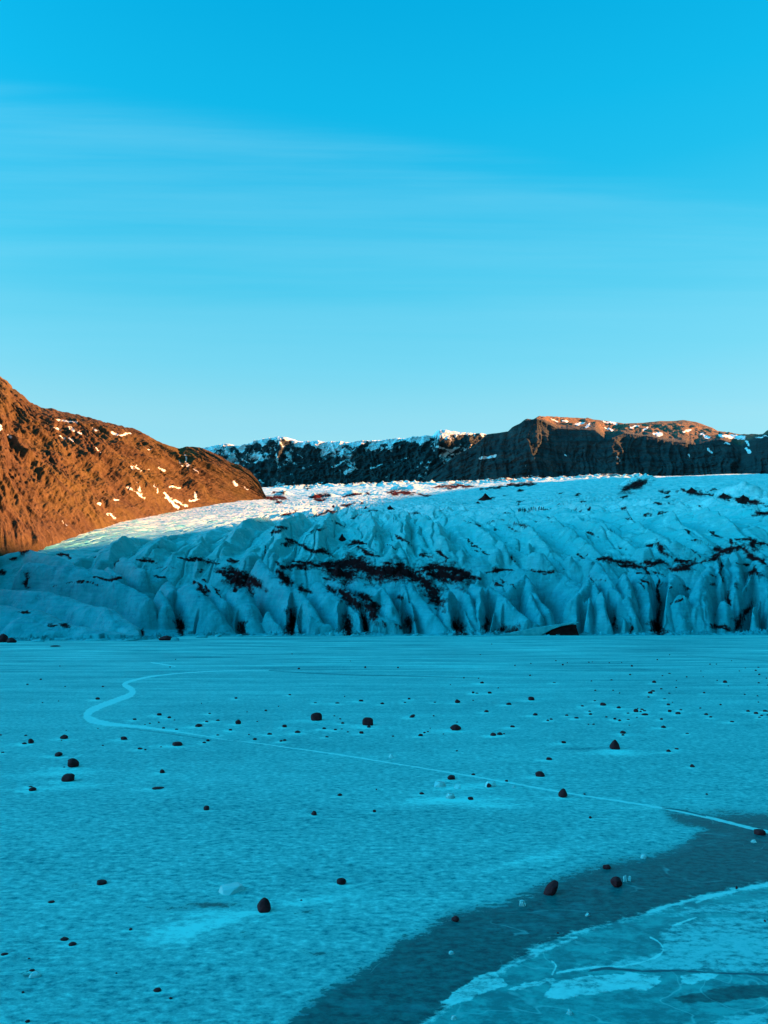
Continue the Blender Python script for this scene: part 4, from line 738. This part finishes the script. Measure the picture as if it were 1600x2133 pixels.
def ribbon(pts, arr, amp=1.0):
    """pts: (column,row,half width in rows); writes amp*(1-d/w)"""
    for (x0, y0, w0), (x1, y1, w1) in zip(pts[:-1], pts[1:]):
        mg = max(w0, w1)*3+6
        m = (LX > min(x0, x1)-mg) & (LX < max(x0, x1)+mg) & (LY > min(y0, y1)-mg) & (LY < max(y0, y1)+mg)
        if not m.any(): continue
        dx, dy = x1-x0, y1-y0; L = dx*dx+dy*dy; t = np.clip(((LX[m]-x0)*dx+(LY[m]-y0)*dy)/L, 0, 1)
        d = np.hypot(LX[m]-x0-t*dx, LY[m]-y0-t*dy)+jit[m]; ww = w0+(w1-w0)*t
        arr[m] = np.maximum(arr[m], amp*(1-d/ww))
def smooth_pts(pts, n=6):
    a = np.array(pts, float); out = []
    for i in range(len(a)-1):
        p0, p1, p2, p3 = a[max(i-1, 0)], a[i], a[i+1], a[min(i+2, len(a)-1)]
        for k in range(n):
            t = k/n; out.append(tuple(.5*((2*p1)+(-p0+p2)*t+(2*p0-5*p1+4*p2-p3)*t*t+(-p0+3*p1-3*p2+p3)*t**3)))
    out.append(tuple(a[-1])); return out
CRK = smooth_pts([(1760, 1762, 5), (1600, 1733, 4.4), (1540, 1719, 4), (1480, 1704, 3.6), (1400, 1687, 2.8), (1300, 1670, 2.6), (1200, 1655, 2.4), (1070, 1632, 2.1), (960, 1613, 1.8), (850, 1595, 1.7), (700, 1571, 1.7), (600, 1557, 1.5), (520, 1546, 1.1), (470, 1541, .9), (420, 1532, 1.6), (330, 1519, 2.4), (270, 1512, 3.2), (222, 1507, 4.6), (192, 1500, 7), (181, 1489, 7.5), (198, 1476, 6), (240, 1459, 5), (268, 1449, 5.6), (277, 1440, 5.6), (268, 1432, 5), (258, 1426, 3.4), (272, 1419, 2.4), (310, 1410, 1.7), (370, 1403, 1.4), (450, 1398, 1.1), (560, 1396, .8)])
ribbon([(a, b, c*(1.15 if a < 330 else .85)) for a, b, c in CRK], line, 1.25); ribbon([(315, 1380, 1.4), (335, 1383, 1.6), (365, 1388, 1.0)], line, .7)
line = np.maximum(line, .0-np.abs(line)*0+line)
ribbon([(x, y+3, 6) for x, y in rimline], line, .14)
ribbon(smooth_pts([(1150, 2029, 3), (1158, 2012, 2.5), (1150, 2002, 2)]), line, .6); ribbon(smooth_pts([(1160, 2026, 3.5), (1240, 2014, 3), (1290, 2013, 2), (1350, 2000, 2), (1380, 1982, 2.5), (1374, 1964, 2.5), (1355, 1953, 3)]), line, .6); ribbon(smooth_pts([(1400, 1930, 3), (1425, 1920, 2.5), (1455, 1909, 2)]), line, .6)
ribbon(smooth_pts([(1350, 1900, 5), (1450, 1872, 5), (1600, 1842, 7)]), line, .45); ribbon([(1450, 1880, 3), (1495, 1862, 3)], line, .5); ribbon(smooth_pts([(1040, 2022, 6), (1120, 1985, 6), (1200, 1952, 5)]), line, .35)
crack = np.full(LX.shape, -1.0)
ribbon(smooth_pts([(1225, 2024, 2), (1260, 2017, 4.5), (1290, 2019, 3.5), (1350, 2023, 3), (1420, 2022, 3), (1480, 2026, 2.2), (1600, 2030, 2.5), (1760, 2034, 2.5)]), crack, .8)
ribbon(smooth_pts([(1380, 1683, 1.5), (1420, 1688, 2.5), (1470, 1700, 1.5)]), crack, .6); ribbon([(1085, 1999, 5), (1112, 1990, 4)], crack, .35)
ribbon([(560, 1397, 1), (640, 1402, 1.6), (740, 1406, 1.8), (880, 1409, 1.6), (1000, 1412, .9)], crack, .42)
ribbon([(260, 1517, 1.2), (330, 1525, 1.6), (440, 1541, 1.4)], crack, .35)
ribbon([(1060, 1383, .8), (1330, 1383, .8)], crack, .2); ribbon([(1430, 1365, 1), (1600, 1377, 1.6)], crack, .25)
for (bx, by, ra, rb, rot, v) in [(375, 1945, 62, 20, -.22, .42), (460, 1918, 80, 10, -.22, .45), (660, 1875, 90, 8, -.15, .35), (1110, 1790, 110, 9, -.2, .3), (430, 1902, 40, 6, -.1, .3), (930, 1668, 120, 9, -.05, .45), (960, 1640, 60, 6, -.1, .4), (1030, 1678, 60, 6, 0, .4), (110, 1612, 80, 6, -.05, .35), (1290, 1568, 50, 6, 0, .45), (1240, 1560, 80, 3, 0, -.4), (130, 1640, 90, 5, -.05, .3)]:
    ca, sa = math.cos(rot), math.sin(rot); xx, yy = LX-bx, LY-by
    pale += v*np.exp(-(((xx*ca+yy*sa)/ra)**2+((-xx*sa+yy*ca)/rb)**2))
for (sx, sy, sw, sh_, o, land, flat) in stones:
    if sw < 6: continue
    m = (np.abs(LX-sx) < sw*5) & (np.abs(LY-sy) < 14)
    if not m.any(): continue
    a = LX[m]-(sx-sw*.5); pale[m] += .38*np.exp(-(a/(sw*1.7))**2-((LY[m]-sy-1.2)/(1.3+sw*.10))**2)
far = np.clip((LD-18)/150, 0, 1)
lk = grid_mesh("lake", np.stack([WX, LD, np.zeros(LX.shape)], -1), M_LK, {'bare': bare, 'pale': pale, 'line': line, 'crack': crack, 'plate': np.clip(plate, -2, 2), 'speck': speck, 'far': far})
tag(lk, "frozen lake of snow dusted turquoise ice with a dark bare patch", None, None, 'structure')

# ------------------------------------------------------------------ lumps of clear ice on the lake
rc = random.Random(21)
CH_L = [(479, 1862, 64, 13, "largest lump of clear ice, lying on snow above the hooked pointed boulder"), (1089, 1889, 18, 12, "clear ice shard on dark ice just left of the leaning boulder"), (1303, 1837, 10, 14, "clear ice shard leaning beside the round boulder on dark ice"), (1313, 1836, 9, 11, "clear ice splinter, right of the other shard by the round boulder"), (1342, 1789, 15, 8, "clear ice chip at the snow edge above the dark ice"), (1572, 1756, 13, 6, "clear ice chip below the flat stone at the right edge"), (1224, 1909, 10, 6, "tiny ice chip in the middle of the dark bare ice"), (940, 1988, 15, 5, "thin flat ice chip at the left part of the dark band"), (815, 1580, 11, 9, "small bright ice cube above the crack in mid lake"),
        (917, 1640, 28, 11, "wide pale clear ice lump just below the domed stone"), (954, 1643, 17, 9, "clear ice lump between the domed stone and the angular stone"), (939, 1664, 21, 11, "clear ice lump with a dark flat stone under its front"), (1023, 1640, 26, 12, "clear ice lump the angular stone leans on"), (1070, 1641, 10, 4, "bright ice chip just below the crack, right of the angular stone"), (69, 2037, 26, 9, "clear ice slab half sunk in snow at the lower left"), (1188, 2115, 16, 10, "clear ice lump on the pale plate at the bottom, right of centre"), (946, 2125, 15, 7, "dull clear ice lump at the bottom edge of the plate"), (492, 1660-7, 1, 1, "")]
for (cx_, cy_, cw, ch_, lab) in CH_L:
    if not lab: continue
    p = on_lake(cx_, cy_); m = p.y/F; bm = bmesh.new()
    for i in range(26):
        a = rc.uniform(0, 6.28); r = .5*rc.uniform(.75, 1.05); z = rc.choice([-.1, .0, rc.uniform(.3, .7), rc.uniform(.7, 1.0)]); sh2 = 1-.35*max(0, z)
        bm.verts.new((r*math.cos(a)*sh2, r*math.sin(a)*sh2, z))
    h = bmesh.ops.convex_hull(bm, input=bm.verts[:]); bmesh.ops.delete(bm, geom=list({g for g in h['geom_interior'] if isinstance(g, bmesh.types.BMVert)}), context='VERTS')
    o = mesh_obj("ice_chunk", bm, M_CL, (p.x, p.y+cw*m*.3, .003)); o.scale = (cw*m, cw*m*.8, ch_*m); o.rotation_euler.z = rc.uniform(0, .4)
    tag(o, lab, "ice chunk", "lumps of clear ice on the lake")

# ------------------------------------------------------------------ foot of the ice front: broken blocks, rocks, the tilted slab
rb_ = random.Random(3)
BLK = [(1453, 1314, 18, 12, "pointed"), (1400, 1318, 46, 12, "long humped"), (1490, 1318, 60, 11, "long low"), (1350, 1317, 30, 8, "low"), (1555, 1316, 50, 12, "wide"), (1590, 1314, 30, 14, "rounded"), (1305, 1320, 34, 7, "flat"), (1260, 1322, 30, 8, "flat"), (1378, 1315, 16, 9, "squarish"), (790, 1322, 18, 9, "squarish"), (822, 1322, 46, 11, "flat topped"), (970, 1322, 18, 5, "thin"), (983, 1322, 12, 5, "slanted"), (940, 1323, 24, 6, "flat"), (690, 1324, 14, 8, "small angular"), (1220, 1322, 24, 6, "flat"), (420, 1328, 40, 5, "thin long"), (500, 1325, 20, 4, "thin"), (305, 1330, 18, 7, "small"), (270, 1334, 40, 4, "thin"), (200, 1334, 60, 4, "thin long"), (130, 1333, 50, 5, "low"), (80, 1336, 40, 5, "low"), (340, 1333, 30, 8, "humped"), (365, 1334, 22, 9, "rounded"), (455, 1326, 24, 5, "low"), (560, 1325, 30, 4, "thin"), (740, 1325, 30, 4, "thin"), (870, 1324, 26, 5, "thin")]
names_ = [("left end of the ice front", 0, 260), ("left rounded ice pillars", 260, 470), ("black capped ice wall", 470, 640), ("dark ice cave", 640, 780), ("middle ice pyramid", 780, 920), ("fluted ice columns", 920, 1080), ("tilted ice slab", 1080, 1260), ("split ice pinnacles", 1260, 1340), ("big rounded ice column", 1340, 1430), ("dark stained ice wall", 1430, 1700)]
seen_l = {}
for (bx, by, bw, bh, adj) in BLK:
    Y = CH*F/(by-HY)-1.0; m = Y/F; bm = bmesh.new()
    for i in range(22):
        a = rb_.uniform(0, 6.28); r = .5*rb_.uniform(.8, 1.02); z = rb_.choice([-.25, 0, rb_.uniform(.35, .75), rb_.uniform(.7, 1.0)])
        sh2 = 1-(.75 if adj == "pointed" else .4)*max(0, z); bm.verts.new((r*math.cos(a)*sh2, r*math.sin(a)*sh2, z))
    h = bmesh.ops.convex_hull(bm, input=bm.verts[:]); bmesh.ops.delete(bm, geom=list({g for g in h['geom_interior'] if isinstance(g, bmesh.types.BMVert)}), context='VERTS')
    bmesh.ops.bevel(bm, geom=bm.edges[:], offset=.05, segments=1, affect='EDGES')
    o = mesh_obj("ice_block", bm, M_BL, ((bx-CX)/F*Y, Y, 0), True); o.scale = (bw*m, max(1.2, bw*m*.5), bh*m); o.rotation_euler.z = rb_.uniform(-.3, .3)
    nm = [n for n, a, b in names_ if a <= bx < b][0]; lab = f"{adj} block of broken ice below the {nm}"
    seen_l[lab] = seen_l.get(lab, 0)+1
    if seen_l[lab] > 1: lab = lab.replace(" block", " right hand block", 1)
    tag(o, lab, "ice block", "broken ice along the glacier foot")
for (bx, by, bw, bh, lab) in [(5, 1337, 22, 18, "dark rock at the very left end of the ice front, bigger of two"), (24, 1338, 20, 11, "dark low rock at the left end, right of the bigger one"), (348, 1333, 34, 10, "dark rock under an ice hump below the left ice pillar"), (116, 1346, 22, 3, "flat dark rock on the lake just off the left ice front"), (1562, 1316, 14, 8, "dark rock in the broken ice below the stained wall at right"), (1515, 1317, 12, 6, "small dark rock in the broken ice left of the other at right")]:
    Y = CH*F/(by-HY)-1.6; m = Y/F; o = mesh_obj("rock", lump('low', rb_, 2), M_ST, ((bx-CX)/F*Y, Y, 0)); o.scale = (bw*m, bw*m*.8, bh*m); tag(o, lab, "rock", "dark rocks at the glacier foot")
# tilted slab of ice with a dark hollow beneath
def poly_prism(pts, thick):          # pts (x,z), thickness along y
    bm = bmesh.new(); a = [bm.verts.new((x, 0, z)) for x, z in pts]; b = [bm.verts.new((x, thick, z)) for x, z in pts]; n = len(pts)
    bm.faces.new(a); bm.faces.new(b[::-1])
    for i in range(n): bm.faces.new((a[(i+1) % n], a[i], b[i], b[(i+1) % n]))
    bmesh.ops.recalc_face_normals(bm, faces=bm.faces); return bm
Ys = 201.0; ms = Ys/F
q = lambda x, y: ((x-CX)*ms, (1323.5-y)*ms)
bm = poly_prism([q(1036, 1323), q(1080, 1315), q(1120, 1307), q(1160, 1301), q(1204, 1295), q(1208, 1297), q(1170, 1304), q(1150, 1311), q(1128, 1323)], 2.2)
bmesh.ops.bevel(bm, geom=bm.edges[:], offset=.12, segments=2, affect='EDGES')
o = mesh_obj("ice_slab", bm, M_BL, (0, Ys, 0)); tag(o, "long tilted slab of ice lifted over a dark hollow at the glacier foot", "ice slab")
bm = poly_prism([q(1129, 1324), q(1152, 1312), q(1171, 1305), q(1200, 1300), q(1204, 1310), q(1208, 1324)], 4.0)  # dark wedge fills the hollow in place of its shade
bmesh.ops.subdivide_edges(bm, edges=bm.edges[:], cuts=2, use_grid_fill=True)
for v in bm.verts: v.co += Vector((rb_.uniform(-.12, .12), rb_.uniform(-.1, .3), rb_.uniform(-.1, .0)))
o = mesh_obj("hollow_shade", bm, M_DB, (0, Ys+.5, 0)); tag(o, "black wedge standing for the shaded hollow beneath the tilted ice slab", "hollow shade")
# dirt cones standing on the glacier
for (bx, by, bw, bh, lab) in [(1012, 1042, 26, 13, "largest black ash cone, on the upper glacier left of the hikers"), (712, 1128, 22, 14, "black pointed ash cone on the crevassed ice left of the centre"), (811, 1061, 15, 8, "small black ash cone on smooth ice above the pale ice hump"), (694, 1058, 10, 6, "tiny black ash cone on the sunlit ice edge"), (762, 1060, 9, 5, "tiny black ash cone left of the small one above the pale hump"), (997, 1049, 9, 4, "tiny ash mound just below the largest black cone"), (1443, 1024, 22, 9, "black peaked moraine mound at left of the upper right row"), (1512, 1036, 26, 9, "black moraine mound in the middle of the upper right row"), (1555, 1046, 40, 14, "largest black moraine mound at the right of the upper right row")]:
    p = hit(bx, by, 250); m = p.y/F; bm = bmesh.new(); N = 28
    ring = []
    for k in range(7):
        r = .5*(1-k/6.0)**1.1*(1.25 if k == 0 else 1); ring.append([bm.verts.new((r*math.cos(6.283*i/N)*(1+.22*math.sin(i*.9+k*.8+bx)+rb_.uniform(-.12, .12)), r*math.sin(6.283*i/N)*(1+.22*math.sin(i*.7+bx)+rb_.uniform(-.12, .12)), (k/6.0)*(1+.12*math.sin(i*1.1+k+bx)+rb_.uniform(-.1, .1))-(.35 if k == 0 else 0))) for i in range(N)])
    for k in range(6):
        for i in range(N): bm.faces.new((ring[k][i], ring[k][(i+1) % N], ring[k+1][(i+1) % N], ring[k+1][i]))
    bmesh.ops.remove_doubles(bm, verts=bm.verts[:], dist=.001)
    o = mesh_obj("ash_cone", bm, M_DB, (p.x, p.y+bw*m*.4, p.z-.2), True); o.scale = (bw*m*1.2, bw*m*1.2, bh*m*1.15); tag(o, lab, "ash cone", "black ash cones on the glacier")

# ------------------------------------------------------------------ the hikers
def person_mesh(step, arm, pack):
    bm = bmesh.new(); sl_ = bm.verts.layers.skin.verify()
    J = {}
    def v(n, co, r, root=False):
        x = bm.verts.new(co); x[sl_].radius = (r, r); x[sl_].use_root = root; J[n] = x
    v('pel', (0, 0, .95), .15, True); v('chest', (0, .02, 1.3), .17); v('neck', (0, .02, 1.5), .07); v('head', (0, 0, 1.62), .11); v('top', (0, 0, 1.72), .09)
    for s_, k in ((-1, 'l'), (1, 'r')):
        v('hip'+k, (.1*s_, 0, .88), .10); v('knee'+k, (.11*s_, -.04+.12*s_*step, .48), .075); v('ank'+k, (.11*s_, .26*s_*step*.7, .08), .055); v('toe'+k, (.12*s_, .26*s_*step*.7-.14, .04), .045)
        v('sh'+k, (.2*s_, .02, 1.42), .075); v('elb'+k, (.26*s_, .0-.1*s_*arm, 1.14), .055); v('wr'+k, (.27*s_, -.12-.12*s_*arm, .93), .045); v('hand'+k, (.27*s_, -.16-.14*s_*arm, .85), .045)
    E_ = [('pel', 'chest'), ('chest', 'neck'), ('neck', 'head'), ('head', 'top')]
    for k in 'lr': E_ += [('pel', 'hip'+k), ('hip'+k, 'knee'+k), ('knee'+k, 'ank'+k), ('ank'+k, 'toe'+k), ('chest', 'sh'+k), ('sh'+k, 'elb'+k), ('elb'+k, 'wr'+k), ('wr'+k, 'hand'+k)]
    if pack: v('pack', (0, .2, 1.25), .16); E_.append(('chest', 'pack'))
    for a, b in E_: bm.edges.new((J[a], J[b]))
    me = bpy.data.meshes.new("person_skin"); bm.to_mesh(me); bm.free(); o = bpy.data.objects.new("person_skin", me); COL.objects.link(o)
    o.modifiers.new("skin", 'SKIN'); ss = o.modifiers.new("sub", 'SUBSURF'); ss.levels = 1; ss.render_levels = 1
    dg = bpy.context.evaluated_depsgraph_get(); dg.update(); ev = bpy.data.meshes.new_from_object(o.evaluated_get(dg)); bpy.data.objects.remove(o); ev.name = "person"
    ev.materials.clear(); ev.materials.append(M_PP)
    for p in ev.polygons: p.use_smooth = True
    return ev
poses = [person_mesh(0, 0, True), person_mesh(1, 1, True), person_mesh(.6, -.8, False), person_mesh(-.8, .6, True)]
ordn = ["leftmost", "second", "third", "fourth", "fifth", "sixth", "seventh", "eighth", "ninth", "tenth", "eleventh", "twelfth", "thirteenth", "fourteenth", "rightmost"]
rp = random.Random(8)
for i, hx in enumerate([1079, 1081.3, 1083.6, 1087.6, 1091.6, 1093.6, 1102.8, 1105.6, 1108, 1111, 1115, 1122, 1125, 1129, 1131.3]):
    hy = 1068.2-(hx-1079)*.105; p = hit(hx, hy, 250); o = bpy.data.objects.new("person", poses[i % 4]); COL.objects.link(o)
    sc_ = (7.8*p.y/F)/1.78; sc_ = min(max(sc_, .95), 1.15); o.scale = (sc_*1.25, sc_*1.25, sc_); o.location = p; o.rotation_euler.z = rp.uniform(1.2, 1.9)
    which = f"{ordn[i]} hiker" if i in (0, 14) else f"{ordn[i]} hiker from the left"
    tag(o, f"{which} in the dark clothed line crossing the upper glacier", "person", "hikers walking in a line on the glacier")
SC.render.engine = 'CYCLES'
SC.cycles.max_bounces = 6; SC.cycles.diffuse_bounces = 3; SC.cycles.transmission_bounces = 6
